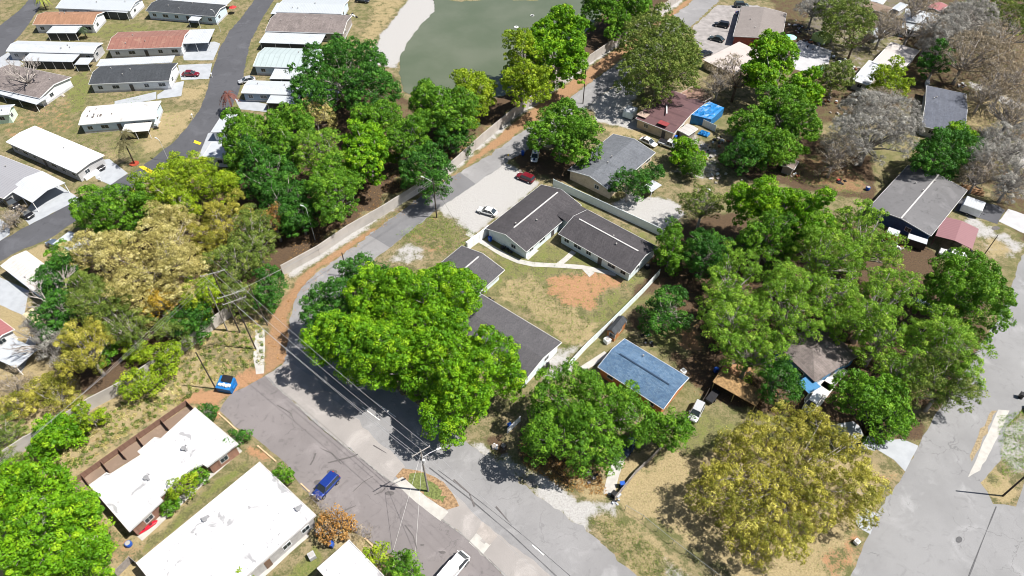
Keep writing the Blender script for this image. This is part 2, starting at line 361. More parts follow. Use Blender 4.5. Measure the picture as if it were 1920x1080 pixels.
# ------------------------------------------------------------------ sheets: roads, pads, water
LV = [0]
def sheet(name, poly, mat, z=None, jit=.12, step=1.2):
    if z is None: LV[0] += 1; z = .006 + LV[0] * .001
    p = [G(x, y) for x, y in poly]; out = []
    for i in range(len(p)):
        a, b = p[i], p[(i+1) % len(p)]; n = max(1, min(60, int((b - a).length / step)))
        for k in range(n):
            q = a.lerp(b, k / n)
            if k: q = q + Vector((random.gauss(0, jit), random.gauss(0, jit), 0))
            out.append((q.x, q.y, 0))
    bm = bmesh.new(); vs = [bm.verts.new(q) for q in ccw(out)]; f = bm.faces.new(vs); f.normal_update(); bmesh.ops.triangulate(bm, faces=[f])
    me = bpy.data.meshes.new(name); bm.to_mesh(me); bm.free()
    o = finish(name, me, mat, None, (0, 0, z)); return tag(o, kind='structure')
def strip(name, pts, width, mat, jit=.03, z=None):
    if z is None: LV[0] += 1; z = .006 + LV[0] * .001
    P = [G(x, y) for x, y in pts]; Q = []; width *= 1.25
    for i in range(len(P) - 1):
        n = max(1, int((P[i+1] - P[i]).length / 2)); Q += [P[i].lerp(P[i+1], k / n) for k in range(n)]
    Q.append(P[-1]); m = MB(); L = []
    for i, p in enumerate(Q):
        t = (Q[min(i+1, len(Q)-1)] - Q[max(i-1, 0)]).normalized(); nrm = Vector((-t.y, t.x, 0)); wd = width / 2 + random.gauss(0, jit)
        L.append((p + nrm * wd, p - nrm * wd))
    for i in range(len(L) - 1):
        m.poly([(L[i][1].x, L[i][1].y, 0), (L[i+1][1].x, L[i+1][1].y, 0), (L[i+1][0].x, L[i+1][0].y, 0), (L[i][0].x, L[i][0].y, 0)])
    return tag(m.build(name, mat, None, (0, 0, z)), kind='structure')
road_m = M_asphalt('worn pale asphalt', (.24, .237, .243), .72, .6)
dark_asph = M_asphalt('park asphalt', (.085, .087, .098), .7, .2)
patch_m = M_asphalt('newer asphalt patch', (.165, .165, .175), .8, .1)
lot_m = M_asphalt('parking lot asphalt', (.20, .182, .184), .6, .9)
apron_m = M_asphalt('sandy apron asphalt', (.30, .28, .27), .85, .3)
pale_asph = M_asphalt('side street pale asphalt', (.24, .24, .246), .75, 1)
pad_m = M_plain('driveway concrete', (.35, .37, .40), .85, 0, .15, .6)
walk_m = M_plain('sidewalk concrete', (.43, .415, .39), .85, 0, .2, 1)
line_m = M_plain('white lane mark and wire glint', (.8, .8, .78), .6, 0, .2, 3); yellow_m = M_plain('road paint yellow', (.8, .55, .03), .6, 0, .2, 3)
seam_m = M_plain('tar seam', (.10, .10, .105), .8)
road_z = .01
sheet('street', [(1430, -60), (1380, -30), (1350, 0), (1295, 50), (1230, 98), (1165, 148), (1110, 194), (1040, 250), (960, 298), (892, 345), (817, 395), (730, 465), (690, 495), (655, 530), (635, 565), (632, 600), (645, 640), (670, 672), (720, 715), (790, 765), (850, 812), (900, 848), (960, 890), (1017, 936), (1110, 1003), (1197, 1082), (1300, 1170), (1060, 1170), (950, 1085), (870, 1005), (735, 905), (600, 800), (497, 705), (528, 685), (538, 665), (540, 640), (542, 600), (550, 570), (565, 540), (592, 512), (645, 477), (692, 441), (787, 370), (850, 330), (915, 292), (960, 260), (1030, 213), (1100, 160), (1165, 113), (1215, 70), (1262, 30), (1302, 0), (1340, -35), (1370, -60)], road_m, jit=.2, step=.8)
sheet('side_street', [(1592, 1085), (1615, 1035), (1635, 990), (1645, 962), (1697, 885), (1722, 838), (1738, 808), (1757, 772), (1790, 730), (1830, 660), (1870, 600), (1895, 540), (1915, 480), (1990, 440), (2100, 500), (2000, 680), (1925, 760), (1885, 800), (1875, 865), (1838, 905), (1862, 945), (1905, 950), (1920, 905), (1990, 850), (2150, 1000), (2150, 1160), (1540, 1160)], pale_asph)
sheet('parking_lot', [(412, 770), (430, 742), (497, 705), (600, 800), (735, 905), (870, 1005), (950, 1085), (1050, 1170), (860, 1170), (800, 1090), (735, 1040), (690, 1012), (640, 985), (600, 955), (560, 905), (528, 862), (500, 838), (470, 815), (440, 800)], lot_m)
sheet('park_road', [(483, -8), (455, 30), (428, 62), (412, 90), (402, 120), (393, 150), (385, 180), (372, 210), (350, 240), (322, 270), (260, 317), (205, 345), (150, 373), (55, 422), (0, 452), (-100, 500), (-100, 550), (0, 490), (45, 466), (88, 450), (125, 425), (180, 393), (250, 352), (310, 325), (355, 300), (382, 275), (405, 245), (430, 212), (445, 180), (455, 150), (462, 110), (470, 78), (490, 38), (518, -8)], dark_asph)
sheet('west_road', [(60, -8), (38, 18), (0, 48), (-60, 80), (-80, 170), (0, 113), (16, 92), (50, 50), (70, 22), (82, -8)], dark_asph)
sheet('asphalt_patch', [(692, 441), (787, 371), (862, 323), (892, 345), (817, 394), (731, 464)], patch_m, jit=.05)
sheet('apron', [(497, 704), (530, 684), (548, 680), (600, 720), (660, 780), (700, 820), (760, 875), (740, 895), (735, 904), (600, 799)], apron_m, jit=.2)
sheet('apron', [(735, 903), (790, 880), (850, 925), (930, 1000), (1010, 1060), (1040, 1085), (955, 1085), (870, 1004)], apron_m, jit=.15)
def isl():                            # kerbed traffic island keeps its soil: laid over the apron
    q = M_plain('island soil', (.33, .215, .12), .95, 0, .6, 2.5)
    sheet('traffic_island', [(755, 878), (782, 882), (815, 894), (845, 920), (861, 949), (838, 956), (792, 931), (757, 908), (742, 893)], q, jit=.25)
    sheet('island_grass', [(768, 888), (795, 888), (822, 915), (838, 930), (830, 943), (795, 922), (768, 905)], M_plain('island grass', (.16, .19, .06), .95, 0, .6, 3), jit=.45, step=.6)
isl()
sheet('sidewalk', [(737, 902), (755, 894), (800, 932), (841, 960), (826, 977), (780, 942)], walk_m, jit=.03)
sheet('sidewalk', [(478, 618), (496, 618), (497, 650), (495, 700), (480, 702), (475, 670)], walk_m, jit=.06)
sheet('sidewalk', [(1872, 768), (1893, 770), (1880, 800), (1858, 845), (1838, 882), (1815, 895), (1835, 850), (1858, 800)], walk_m, jit=.05)
sheet('verge', [(1860, 770), (1870, 770), (1852, 800), (1830, 850), (1822, 866), (1818, 855), (1835, 815)], M_plain('dry verge', (.33, .26, .16), .95, 0, .5, 3), jit=.12)
sheet('crosswalk_pad', [(879, 1017), (893, 1000), (906, 1008), (900, 1014), (908, 1020), (918, 1011), (920, 1021), (905, 1040)], walk_m, jit=.03)
sheet('curb_patch', [(893, 998), (905, 978), (935, 1003), (918, 1022), (910, 1016)], M_asphalt('brown patch', (.33, .30, .28), .7, 0), jit=.1)
sheet('driveway', [(1642, 828), (1690, 823), (1722, 836), (1697, 884), (1676, 862), (1640, 840)], pad_m, jit=.05)
sheet('driveway', [(1603, 972), (1622, 953), (1646, 964), (1632, 1002), (1608, 988)], pad_m, jit=.05)
sheet('driveway', [(1540, 800), (1600, 790), (1645, 828), (1640, 845), (1590, 840)], pad_m, jit=.05)
for p in ([(340, 84), (402, 78), (413, 82), (400, 113), (345, 113)], [(333, 122), (398, 119), (392, 148), (340, 150)], [(170, 303), (205, 298), (240, 325), (207, 347), (180, 335)],
          [(60, 380), (100, 340), (150, 373), (55, 422), (40, 405)], [(0, 520), (55, 545), (45, 592), (0, 572)], [(215, 190), (293, 172), (293, 186), (215, 202)], [(-20, 120), (15, 98), (45, 120), (0, 140)],
          [(0, 410), (20, 425), (18, 440), (0, 452)], [(20, 690), (55, 630), (70, 640), (40, 700)], [(390, 250), (440, 235), (470, 250), (400, 300), (370, 300)], [(440, 185), (500, 195), (500, 210), (450, 205)], [(330, 155), (345, 152), (340, 180), (295, 186), (295, 178)]):
    sheet('driveway', p, pad_m, jit=.04)
sheet('concrete_lot', [(1300, 50), (1345, 10), (1420, 10), (1440, 20), (1395, 60), (1400, 78), (1345, 130), (1315, 105), (1302, 75)], M_plain('lot concrete', (.30, .28, .275), .85, 0, .35, .5), jit=.15)
sheet('concrete_pad', [(1483, 88), (1500, 75), (1560, 95), (1552, 125), (1530, 140), (1490, 130)], M_plain('white pad', (.42, .42, .44), .85, 0, .15, .5), jit=.05)
sheet('concrete_pad', [(1872, 415), (1890, 392), (1930, 405), (1925, 440)], M_plain('white pad', (.42, .42, .44)), jit=.05)
sheet('driveway', [(1790, 395), (1800, 370), (1870, 385), (1885, 395), (1870, 420)], dark_asph, jit=.1)
wk = [(876, 437), (890, 446), (915, 460), (945, 478), (972, 490), (1000, 496), (1047, 498), (1090, 501), (1155, 514)]
strip('garden_path', wk, 1.0, walk_m); strip('garden_path', [(1047, 497), (1062, 485), (1076, 472)], 1.0, walk_m)
sheet('porch_slab', [(984, 482), (1003, 465), (1010, 470), (990, 488)], walk_m, jit=.0)
strip('garden_path', [(1092, 692), (1138, 663)], 1.0, walk_m); strip('garden_path', [(1163, 855), (1150, 890), (1141, 928)], 1.4, walk_m)
strip('garden_path', [(262, 1010), (340, 938), (380, 902), (450, 842)], 1.0, walk_m)
strip('garden_path', [(480, 1085), (540, 1030), (575, 1000)], 1.1, walk_m)
sheet('garden_path', [(1105, 520), (1115, 512), (1108, 506), (1090, 503)], walk_m, jit=0)
strip('road_seam', [(805, 877), (880, 935), (960, 1003), (1048, 1085)], .12, seam_m, .02); strip('road_seam', [(822, 882), (900, 940), (980, 1003), (1075, 1085)], .05, seam_m, .01)
strip('road_seam', [(1815, 1085), (1840, 1020), (1868, 950)], .1, seam_m, .02)
cb = M_plain('worn kerb', (.30, .29, .28), .9, 0, .5, 1.5); strip('road_curb', [(500, 708), (600, 800), (735, 905)], .14, cb, .02); strip('road_curb', [(828, 974), (870, 1005), (955, 1088)], .14, cb, .02)
strip('lane_mark_and_wire_glint', [(998, 1022), (1020, 1041)], .14, line_m, 0); strip('lane_mark_and_wire_glint', [(695, 748), (742, 782)], .14, line_m, 0); strip('lane_mark_and_wire_glint', [(680, 764), (712, 788)], .12, line_m, 0)  # first is a lane mark; the other two paint bright glints of sunlit wires
sheet('speed_strip', [(260, 313), (269, 311), (308, 332), (300, 338)], yellow_m, jit=0); sheet('speed_strip', [(365, 263), (378, 268), (375, 272), (363, 268)], yellow_m, jit=0)
sheet('manhole', [(1798 + 6 * math.cos(a * .52), 1012 + 6 * math.sin(a * .52)) for a in range(12)], seam_m, jit=0)
for pts in ([(520, 760), (545, 775), (552, 790)], [(600, 840), (622, 850), (640, 870)], [(640, 960), (668, 948)], [(760, 985), (775, 1005), (782, 1030)], [(850, 900), (880, 925), (890, 950)], [(930, 950), (960, 985)], [(700, 835), (725, 850)], [(662, 922), (680, 905), (700, 893)], [(702, 928), (716, 922), (728, 910)], [(615, 868), (640, 862), (662, 856), (671, 852)], [(582, 872), (588, 862), (592, 850)]):
    strip('road_seam', pts, .09, M_plain('oil stain', (.12, .11, .11), .7), .06)
for sx, sy, r in ((731, 925, 9), (792, 1022, 4), (830, 1036, 6), (825, 1035, 3), (623, 885, 10), (600, 905, 12), (1867, 428, 8)):
    sheet('oil_stain', [(sx + r * math.cos(a * .63), sy + r * .45 * math.sin(a * .63)) for a in range(10)], M_plain('oil stain', (.17, .15, .15)), jit=.15, step=.4)
sheet('patio', [(140, 912), (160, 896), (230, 846), (352, 762), (366, 772), (302, 824), (262, 853), (205, 890), (172, 916), (160, 925)], M_asphalt('brown patio soil', (.22, .16, .12), .6, 0), jit=.1)
q = N('green pond water'); q.bump(q.noise(1.2, 5, .7, dist=.5), .25, .05)
wat = q.out(q.mix(q.ramp(q.noise(.05, 4), .35, .7), (.085, .105, .065), (.115, .13, .09)), .22, 0, .5)
sheet('pond_water', [(813, -3), (860, 3), (930, 0), (1000, 2), (1060, -8), (1130, -5), (1135, 15), (1107, 52), (1050, 110), (1000, 150), (945, 180), (880, 192), (800, 192), (757, 172), (749, 140), (750, 107), (762, 82), (790, 45), (815, 22)], wat, jit=.2)
# ------------------------------------------------------------------ buildings
def frame(A, B, C, h, ridge=None):
    a, b, c = G(*A, h), G(*B, h), G(*C, h); u = (b - a).normalized(); v = Vector((-u.y, u.x, 0)); wd = (c - b).dot(v)
    L = (b - a).length
    if wd < 0: a, b = b, a; u = -u; v = -v; wd = -wd
    ctr = a + u * L / 2 + v * wd / 2; rz = math.atan2(u.y, u.x); W = wd
    if (ridge == 'y') or (ridge is None and W > L): rz += math.pi / 2; L, W = W, L
    return Vector((ctr.x, ctr.y, 0)), rz, L, W
def local(root, p):
    d = p - root.location; a = -root.rotation_euler[2]
    return Vector((d.x * math.cos(a) - d.y * math.sin(a), d.x * math.sin(a) + d.y * math.cos(a), p.z))
frame_m = M_plain('window frame white', (.75, .76, .78), .5)
def window(root, x, y, z, ang, w_=1.1, h_=1.0, fm=None):
    """opening in a wall whose outward direction is ang (local)"""
    m = MB(); t = .07
    for dx, dz_, a, b in ((0, h_/2, w_ + t*2, t), (0, -h_/2, w_ + t*2, t), (-w_/2, 0, t, h_ - t), (w_/2, 0, t, h_ - t), (0, 0, .04, h_ - t)):
        m.box((x + dx * -math.sin(ang), y + dx * math.cos(ang), z + dz_), (.09, a, b), ang)
    f = m.build('window', fm or frame_m, root)
    m = MB(); m.box((x, y, z), (.05, w_, h_), ang); m.build('pane', glass, f)
def door(root, x, y, ang, mat):
    m = MB(); m.box((x, y, 1.05), (.08, .95, 2.05), ang); d = m.build('door', mat, root)
    m = MB(); m.box((x + .05 * math.cos(ang) - .36 * -math.sin(ang) * -1, y + .05 * math.sin(ang) + .36 * math.cos(ang), 1.0), (.06, .06, .12), ang); m.build('handle', dark_metal, d)
def house(name, label, A, B, C, roof, wall, h=2.7, rise=1.1, style='gable', ridge=None, oh=.4, cap=None, vents=3, fascia=white_paint, win=3.4, ww=1.2, dr=None, group=None, cat='house', ext=(0, 0), wins=True, base=None, capm=None):
    loc, rz, L, W = frame(A, B, C, h, ridge)
    root = thing(name, label, cat, loc, rz, group); hl, hw = L/2, W/2; xl, xr = -hl - ext[0], hl + ext[1]
    yo = hw - oh; x0, x1 = xl + oh, xr - oh
    m = MB(); wh = h - .06
    if style == 'gable':
        k = rise * (1 - oh / hw)
        pr = [(-yo, 0), (yo, 0), (yo, h + rise * (oh / hw) - .2), (0, h + rise - .22), (-yo, h + rise * (oh / hw) - .2)]
        b = len(m.v)
        for x in (x0, x1): m.v += [(x, p[0], p[1]) for p in pr]
        m.f += [(4, 3, 2, 1, 0), (5, 6, 7, 8, 9)] + [(i, (i+1) % 5, 5 + (i+1) % 5, 5 + i) for i in range(5)]
    else: m.prism([(x0, -yo), (x1, -yo), (x1, yo), (x0, yo)], 0, h - .12)
    m.build('wall', wall, root)
    if base:
        m = MB(); m.prism([(x0 - .03, -yo - .03), (x1 + .03, -yo - .03), (x1 + .03, yo + .03), (x0 - .03, yo + .03)], 0, .55); m.build('skirting', base, root)
    m = MB(); ts = []
    if style == 'gable':
        pr = [(-hw, h), (0, h + rise), (hw, h), (hw, h - .12), (0, h + rise - .14), (-hw, h - .12)]
        for x in (xl, xr): m.v += [(x, p[0], p[1]) for p in pr]
        m.f += [(5, 4, 1, 0), (4, 3, 2, 1), (6, 7, 10, 11), (7, 8, 9, 10)] + [(i, 6 + i, 6 + (i+1) % 6, (i+1) % 6) for i in range(6)]
    elif style == 'hip':
        r = hl - hw * .8
        m.v += [(xl, -hw, h), (xr, -hw, h), (xr, hw, h), (xl, hw, h), (-r, 0, h + rise), (r, 0, h + rise), (xl, -hw, h - .15), (xr, -hw, h - .15), (xr, hw, h - .15), (xl, hw, h - .15)]
        m.f += [(0, 1, 5, 4), (1, 2, 5), (2, 3, 4, 5), (3, 0, 4), (6, 7, 1, 0), (7, 8, 2, 1), (8, 9, 3, 2), (9, 6, 0, 3), (9, 8, 7, 6)]
    else:
        m.prism([(xl, -hw), (xr, -hw), (xr, hw), (xl, hw)], h - .2, h)
    ro = m.build('roof', roof, root)
    if fascia and style == 'gable':
        m = MB(); e = .05
        for x, s in ((xl, -1), (xr, 1)):
            for sg in (-1, 1):
                a, b_ = (x, sg * hw, h - .1), (x, 0, h + rise - .1)
                q = [(x, sg*hw, h - .2), (x + s*e, sg*hw, h - .2), (x + s*e, 0, h + rise - .2), (x, 0, h + rise - .2), (x, sg*hw, h + .01), (x + s*e, sg*hw, h + .01), (x + s*e, 0, h + rise + .01), (x, 0, h + rise + .01)]
                b = len(m.v); m.v += q; m.f += [tuple(b + i for i in t) for t in ((0, 1, 2, 3), (7, 6, 5, 4), (0, 4, 5, 1), (2, 6, 7, 3), (1, 5, 6, 2), (3, 7, 4, 0))]
        for sg in (-1, 1): m.box(((xl + xr)/2, sg * (hw + .03), h - .1), (xr - xl - .01, .05, .17))
        m.build('fascia', fascia, root)
    elif fascia and style == 'flat':
        m = MB()
        for sg in (-1, 1):
            m.box(((xl + xr)/2, sg * (hw + .04), h - .09), (xr - xl + .16, .07, .26)); m.box(((xl if sg < 0 else xr) + sg * .04, 0, h - .09), (.07, W, .26))
        m.build('fascia', fascia, root)
    if cap and style == 'gable':
        m = MB(); lo = cap if isinstance(cap, tuple) else (.12, .88)
        m.box((xl + (xr-xl) * sum(lo) / 2, 0, h + rise + .02), ((xr-xl) * (lo[1] - lo[0]), .3, .1)); m.build('ridge_cap', capm or M_plain('pale ridge metal', (.5, .49, .49)), root)
    r2 = random.Random(hash(label) % 1000 if False else len(label) * 7 + int(A[0]))
    for i in range(vents):
        x, y = r2.uniform(xl * .75, xr * .75), r2.uniform(-.65, .65) * hw
        z = h + (rise * (1 - abs(y) / hw) if style != 'flat' else 0) - .05
        m = MB(); m.cyl((x, y, z), .09, .4, 8); m.cyl((x, y, z + .38), .16, .08, 8); m.build('roof_vent', M_plain('vent grey', (.35, .34, .33)), root)
    if wins:
        n = max(1, int((x1 - x0) / win))
        dr = dr or M_plain('door dark', (.10, .09, .09), .5)
        for sg in (-1, 1):
            for i in range(n):
                x = x0 + (x1 - x0) * (i + .5) / n
                if i == n // 2 and n > 1: door(root, x, sg * (yo + .03), R(90) * sg, dr)
                else: window(root, x, sg * (yo + .02), 1.55, R(90) * sg, ww * (1.5 if i % 3 == 1 else 1), 1.0)
            window(root, (x0 if sg < 0 else x1) + sg * .02, -yo * .35, 1.55, 0 if sg > 0 else math.pi, ww, 1.0)
    root['L'] = L; root['W'] = W
    del root['L'], root['W']
    return root, (xl, xr, hw, h)
def canopy(root, A, B, C, h, mat, name='awning', screens=False, th=.1, posts=4, slope=0):
    """flat roof on posts, a part of root"""
    a, b, c = G(*A, h), G(*B, h), G(*C, h); u = (b - a).normalized(); v = Vector((-u.y, u.x, 0)); wd = (c - b).dot(v); d = b + v * wd; e = a + v * wd
    P = [local(root, p) for p in (a, b, d, e)]; Q = ccw([(p.x, p.y) for p in P])
    m = MB(); m.prism(Q, h - th, h)
    aw = m.build(name, mat, root)
    pa, pb = P[0], P[1]; cen = (P[0] + P[2]) / 2
    for i in range(posts):
        p = pa.lerp(pb, (i + .02) / (posts - .96)) if posts > 1 else pa; p = p.lerp(cen, .04)
        m = MB(); m.box((p.x, p.y, (h - th) / 2), (.1, .1, h - th - .002)); m.build('post', white_paint, root)
    if screens:
        m = MB(); q0, q1 = pa.lerp(cen, .05), pb.lerp(cen, .05); md = (q0 + q1) / 2; dd = q1 - q0
        m.box((md.x, md.y, (h - th) / 2 + .1), (dd.xy.length * .97, .04, h - th - .3), math.atan2(dd.y, dd.x)); m.build('screen', M_plain('dark insect screen', (.05, .055, .06), .6), root)
    return aw
def carport(label, A, B, C, h, mat, group=None, cat='carport', name='carport', rise=.6, posts=3, postmat=None):
    loc, rz, L, W = frame(A, B, C, h); root = thing(name, label, cat, loc, rz, group); hl, hw = L/2, W/2; m = MB()
    if rise:
        pr = [(-hw, h), (0, h + rise), (hw, h), (hw, h - .1), (0, h + rise - .12), (-hw, h - .1)]
        for x in (-hl, hl): m.v += [(x, p[0], p[1]) for p in pr]
        m.f += [(5, 4, 1, 0), (4, 3, 2, 1), (6, 7, 10, 11), (7, 8, 9, 10)] + [(i, 6 + i, 6 + (i+1) % 6, (i+1) % 6) for i in range(6)]
    else: m.prism([(-hl, -hw), (hl, -hw), (hl, hw), (-hl, hw)], h - .12, h)
    m.build('roof', mat, root)
    for i in range(posts):
        for s in (-1, 1):
            m = MB(); x = -hl + .25 + (L - .5) * i / (posts - 1); m.box((x, s * (hw - .2), (h - .12) / 2), (.12, .12, h - .12)); m.build('post', postmat or white_paint, root)
    return root
def flatblock(name, label, pts, h, roof, wall, vents=(), doors=0, oh=.45):
    P = [G(x, y, h) for x, y in pts]; c = sum(P, Vector()) / len(P); c.z = 0
    u = max(((P[(i+1) % len(P)] - P[i]) for i in range(len(P))), key=lambda q: q.length); rz = math.atan2(u.y, u.x)
    root = thing(name, label, 'building', c, rz); L = ccw([tuple(local(root, p)[:2]) for p in P]); n = len(L)
    def inset(d):
        o = []
        for i in range(n):
            p0, p1, p2 = Vector(L[i-1]), Vector(L[i]), Vector(L[(i+1) % n]); a = (p1 - p0).normalized(); b = (p2 - p1).normalized()
            na, nb = Vector((-a.y, a.x)), Vector((-b.y, b.x)); k = na + nb
            k = k / max(.35, k.dot(na)); o.append(tuple(p1 + k * d))
        return o
    W = inset(oh); m = MB(); m.prism(W, 0, h - .25); m.build('wall', wall, root)
    m = MB(); m.prism(L, h - .25, h); m.build('roof', roof, root)
    I = inset(.14); m = MB()
    for i in range(n):
        j = (i+1) % n; b = len(m.v)
        m.v += [(*L[i], h), (*L[j], h), (*I[j], h), (*I[i], h), (*L[i], h + .12), (*L[j], h + .12), (*I[j], h + .12), (*I[i], h + .12)]
        m.f += [(b+4, b+5, b+6, b+7), (b, b+1, b+5, b+4), (b+2, b+3, b+7, b+6)]
    m.build('roof_edge', M_plain('edge trim', (.55, .53, .52)), root)
    for (x, y) in vents:
        p = local(root, G(x, y, h)); m = MB(); m.cyl((p.x, p.y, h), .3, .35, 10); m.cyl((p.x, p.y, h + .3), .42, .12, 10); m.box((p.x + .55, p.y + .1, h + .18), (.35, .35, .36))
        m.box((p.x - .3, p.y + .6, h + .1), (.2, .2, .2)); m.build('roof_ventilator', M_plain('dull vent', (.33, .33, .34), .5, .3), root)
    for i in range(n):
        a, b = Vector(W[i]), Vector(W[(i+1) % n]); d = b - a
        if d.length < 4: continue
        k = int(d.length / 3.2); ang = math.atan2(d.y, d.x) - R(90)
        for t in range(k):
            p = a + d * (t + .5) / k
            if t % 3 == 1: door(root, p.x + .04 * math.cos(ang), p.y + .04 * math.sin(ang), ang, M_plain('door brown', (.16, .1, .07)))
            else: window(root, p.x + .03 * math.cos(ang), p.y + .03 * math.sin(ang), 1.5, ang, 1.3, 1.1)
    return root
wallW = M_siding('white lap siding', (.72, .74, .77)); wallB = M_siding('pale blue lap siding', (.55, .66, .76)); wallG = M_siding('grey lap siding', (.42, .42, .43)); wallTp = M_siding('taupe siding', (.28, .25, .23))
stucco_w = M_plain('pale blue white stucco', (.68, .76, .80), .8, 0, .15); brick = M_shingle('brown brick', (.30, .17, .12), (.24, .13, .10)); stucco_t = M_plain('tan stucco', (.55, .45, .33), .85, 0, .25)
sh_dark = M_shingle('charcoal shingles', (.060, .056, .062), (.075, .069, .074), .35, .18); sh_grey = M_shingle('grey shingles', (.085, .082, .090), (.10, .097, .104), .3, .15)
sh_brown = M_shingle('taupe shingles', (.17, .145, .14), (.24, .205, .195)); roof_rust = M_shingle('rusty brown shingles', (.32, .175, .11), (.27, .15, .09), .4, .3)
roof_red = M_metalroof('faded red metal', (.24, .115, .09), 0, 1.2, (.40, .27, .20), .7); grey_metal = M_metalroof('pale grey metal', (.40, .43, .46), 0, .5, None, .25)
roof_blk = M_shingle('black shingles', (.045, .05, .058), (.06, .066, .074), .3, .3); skirt = M_plain('skirting vinyl', (.5, .5, .52))
K = dict(cat='mobile home', group='mobile homes in the park')
# ---- mobile home park
r, _ = house('mobile_home', 'white mobile home with plain orange brown shingle roof and screened white awning', (61, 46), (174, 46), (203, 22), roof_rust, wallW, 2.9, 1.1, base=skirt, **K)
canopy(r, (86, 62), (142, 62), (147, 47), 2.5, white_metal, screens=True, posts=4)
r, _ = house('mobile_home', 'pale grey roofed mobile home at the top edge, left of the black roofed one', (104, 15), (243, 20), (262, -5), grey_metal, wallW, 2.9, .8, base=skirt, **K)
canopy(r, (163, 19), (238, 24), (245, 2), 2.6, white_metal, screens=True, posts=5)
r, _ = house('mobile_home', 'pale blue mobile home with narrow black roof and small step awning', (273, 20), (403, 31), (412, 8), roof_blk, wallB, 2.9, .7, base=skirt, **K)
canopy(r, (352, 38), (372, 39), (376, 30), 2.4, white_metal, posts=2); canopy(r, (290, 3), (420, 14), (425, -3), 2.6, white_metal, posts=4)
r, _ = house('mobile_home', 'long white mobile home with patchy faded red roof and carport at its road end', (200, 93), (340, 88), (348, 56), roof_red, wallW, 2.9, .9, base=skirt, **K)
canopy(r, (341, 82), (391, 80), (398, 54), 2.8, white_metal, posts=3)
r, _ = house('mobile_home', 'long low white roofed mobile home with dark screened porch along its front', (11, 96), (174, 100), (186, 80), white_metal, wallG, 2.9, .6, base=skirt, **K)
canopy(r, (40, 114), (136, 116), (147, 98), 2.5, white_metal, screens=True, posts=6); canopy(r, (139, 121), (165, 121), (172, 108), 2.2, white_metal, screens=True, posts=2)
r, _ = house('mobile_home', 'white mobile home with streaky charcoal roof next to the dark red car', (166, 158), (317, 151), (329, 118), roof_blk, wallW, 2.9, .9, base=skirt, **K)
canopy(r, (180, 124), (322, 117), (325, 104), 2.8, white_metal, posts=5)
r, _ = house('mobile_home', 'pale blue mobile home with white roof bearing dark rectangular marks', (147, 234), (290, 222), (297, 189), M_flat('marked white roof', (.52, .51, .50), .6), wallB, 2.9, .5, base=skirt, **K)
canopy(r, (227, 249), (279, 245), (281, 229), 2.3, M_flat('greyed awning', (.55, .54, .52)), posts=3)
for px_, py_, lx, ly in ((166, 214, .25, 3.0), (178, 211, 3.2, .2), (176, 217, .2, 2.0), (184, 216, .2, 1.8), (190, 214, .5, 2.2), (210, 213, .3, 1.0)):
    q = local(r, G(px_, py_, 3.2)); m = MB(); m.box((q.x, q.y, 3.28), (lx, ly, .1)); m.build('roof_patch', M_plain('tar patch', (.14, .12, .11)), r)
for p in ((292, 208), (293, 222), (297, 234)):
    q = local(r, G(*p, 1.2)); m = MB(); m.box((q.x, q.y, 1.9), (1.3, 1.0, .08)); m.build('window_hood', white_paint, r)
r, _ = house('mobile_home', 'slanting mobile home with dusty brown grey roof behind the leafless tree', (-45, 158), (74, 184), (112, 140), sh_brown, wallW, 2.8, .9, base=skirt, **K)
canopy(r, (-30, 168), (68, 196), (76, 178), 2.4, white_metal, posts=4); canopy(r, (74, 184), (84, 176), (116, 140), 2.7, white_metal, posts=2)
r, _ = house('mobile_home', 'mint green end of a mobile home cut off by the left edge', (-80, 222), (16, 214), (20, 196), white_metal, M_siding('mint siding', (.6, .76, .62)), 2.8, .6, **K)
r, _ = house('mobile_home', 'wide plain white roofed mobile home with black car under its road end', (11, 266), (142, 324), (196, 291), M_flat('clean white roof', (.54, .55, .58), .2), wallG, 3.0, .35, base=skirt, ridge='x', vents=1, **K)
q = local(r, G(172, 326, .5)); m = MB(); m.box((q.x, q.y, .35), (.9, 4, .7)); m.build('planter', white_paint, r)
r, _ = house('mobile_home', 'mobile home with mid grey ribbed roof at the left edge below the white one', (-90, 332), (6, 372), (80, 322), M_metalroof('mid grey metal', (.27, .27, .29), 0, .8), wallG, 2.8, .5, ridge='x', **K)
r, _ = house('mobile_home', 'mobile home with pale roof, brown paired windows, topmost beside the pond road', (518, 22), (640, 26), (655, 0), grey_metal, wallB, 2.9, .8, base=skirt, **K)
canopy(r, (507, 26), (579, 27), (586, 6), 2.6, white_metal, posts=4)
r, _ = house('mobile_home', 'taupe mobile home with speckled brown grey shingles and long white porch roof', (497, 58), (643, 63), (652, 28), sh_brown, wallTp, 2.9, 1.0, base=skirt, **K)
canopy(r, (485, 80), (600, 84), (606, 64), 2.5, white_metal, screens=True, posts=5)
r, _ = house('mobile_home', 'pale blue mobile home with grey green roof and white awning right of the road', (474, 124), (590, 128), (598, 92), M_metalroof('sea grey metal', (.36, .42, .43), 0, 1.5), wallB, 2.9, 1.0, base=skirt, **K)
canopy(r, (505, 148), (568, 149), (572, 128), 2.4, white_metal, screens=True, posts=4)
r, _ = house('mobile_home', 'blue grey mobile home with plain white roof under the sprawling oak', (452, 174), (628, 180), (632, 156), white_metal, M_siding('slate blue siding', (.26, .33, .42)), 2.8, .5, base=skirt, **K)
canopy(r, (499, 193), (556, 195), (560, 176), 2.4, white_metal, posts=3)
house('mobile_home', 'small white roofed home half hidden by green tree beside the red palm', (395, 248), (440, 250), (462, 217), white_metal, wallW, 2.7, .3, ridge='y', vents=0, **K)
house('mobile_home', 'white roof fragment showing between the oaks and the park road', (378, 296), (425, 298), (440, 268), white_metal, wallW, 2.7, .3, vents=0, **K)
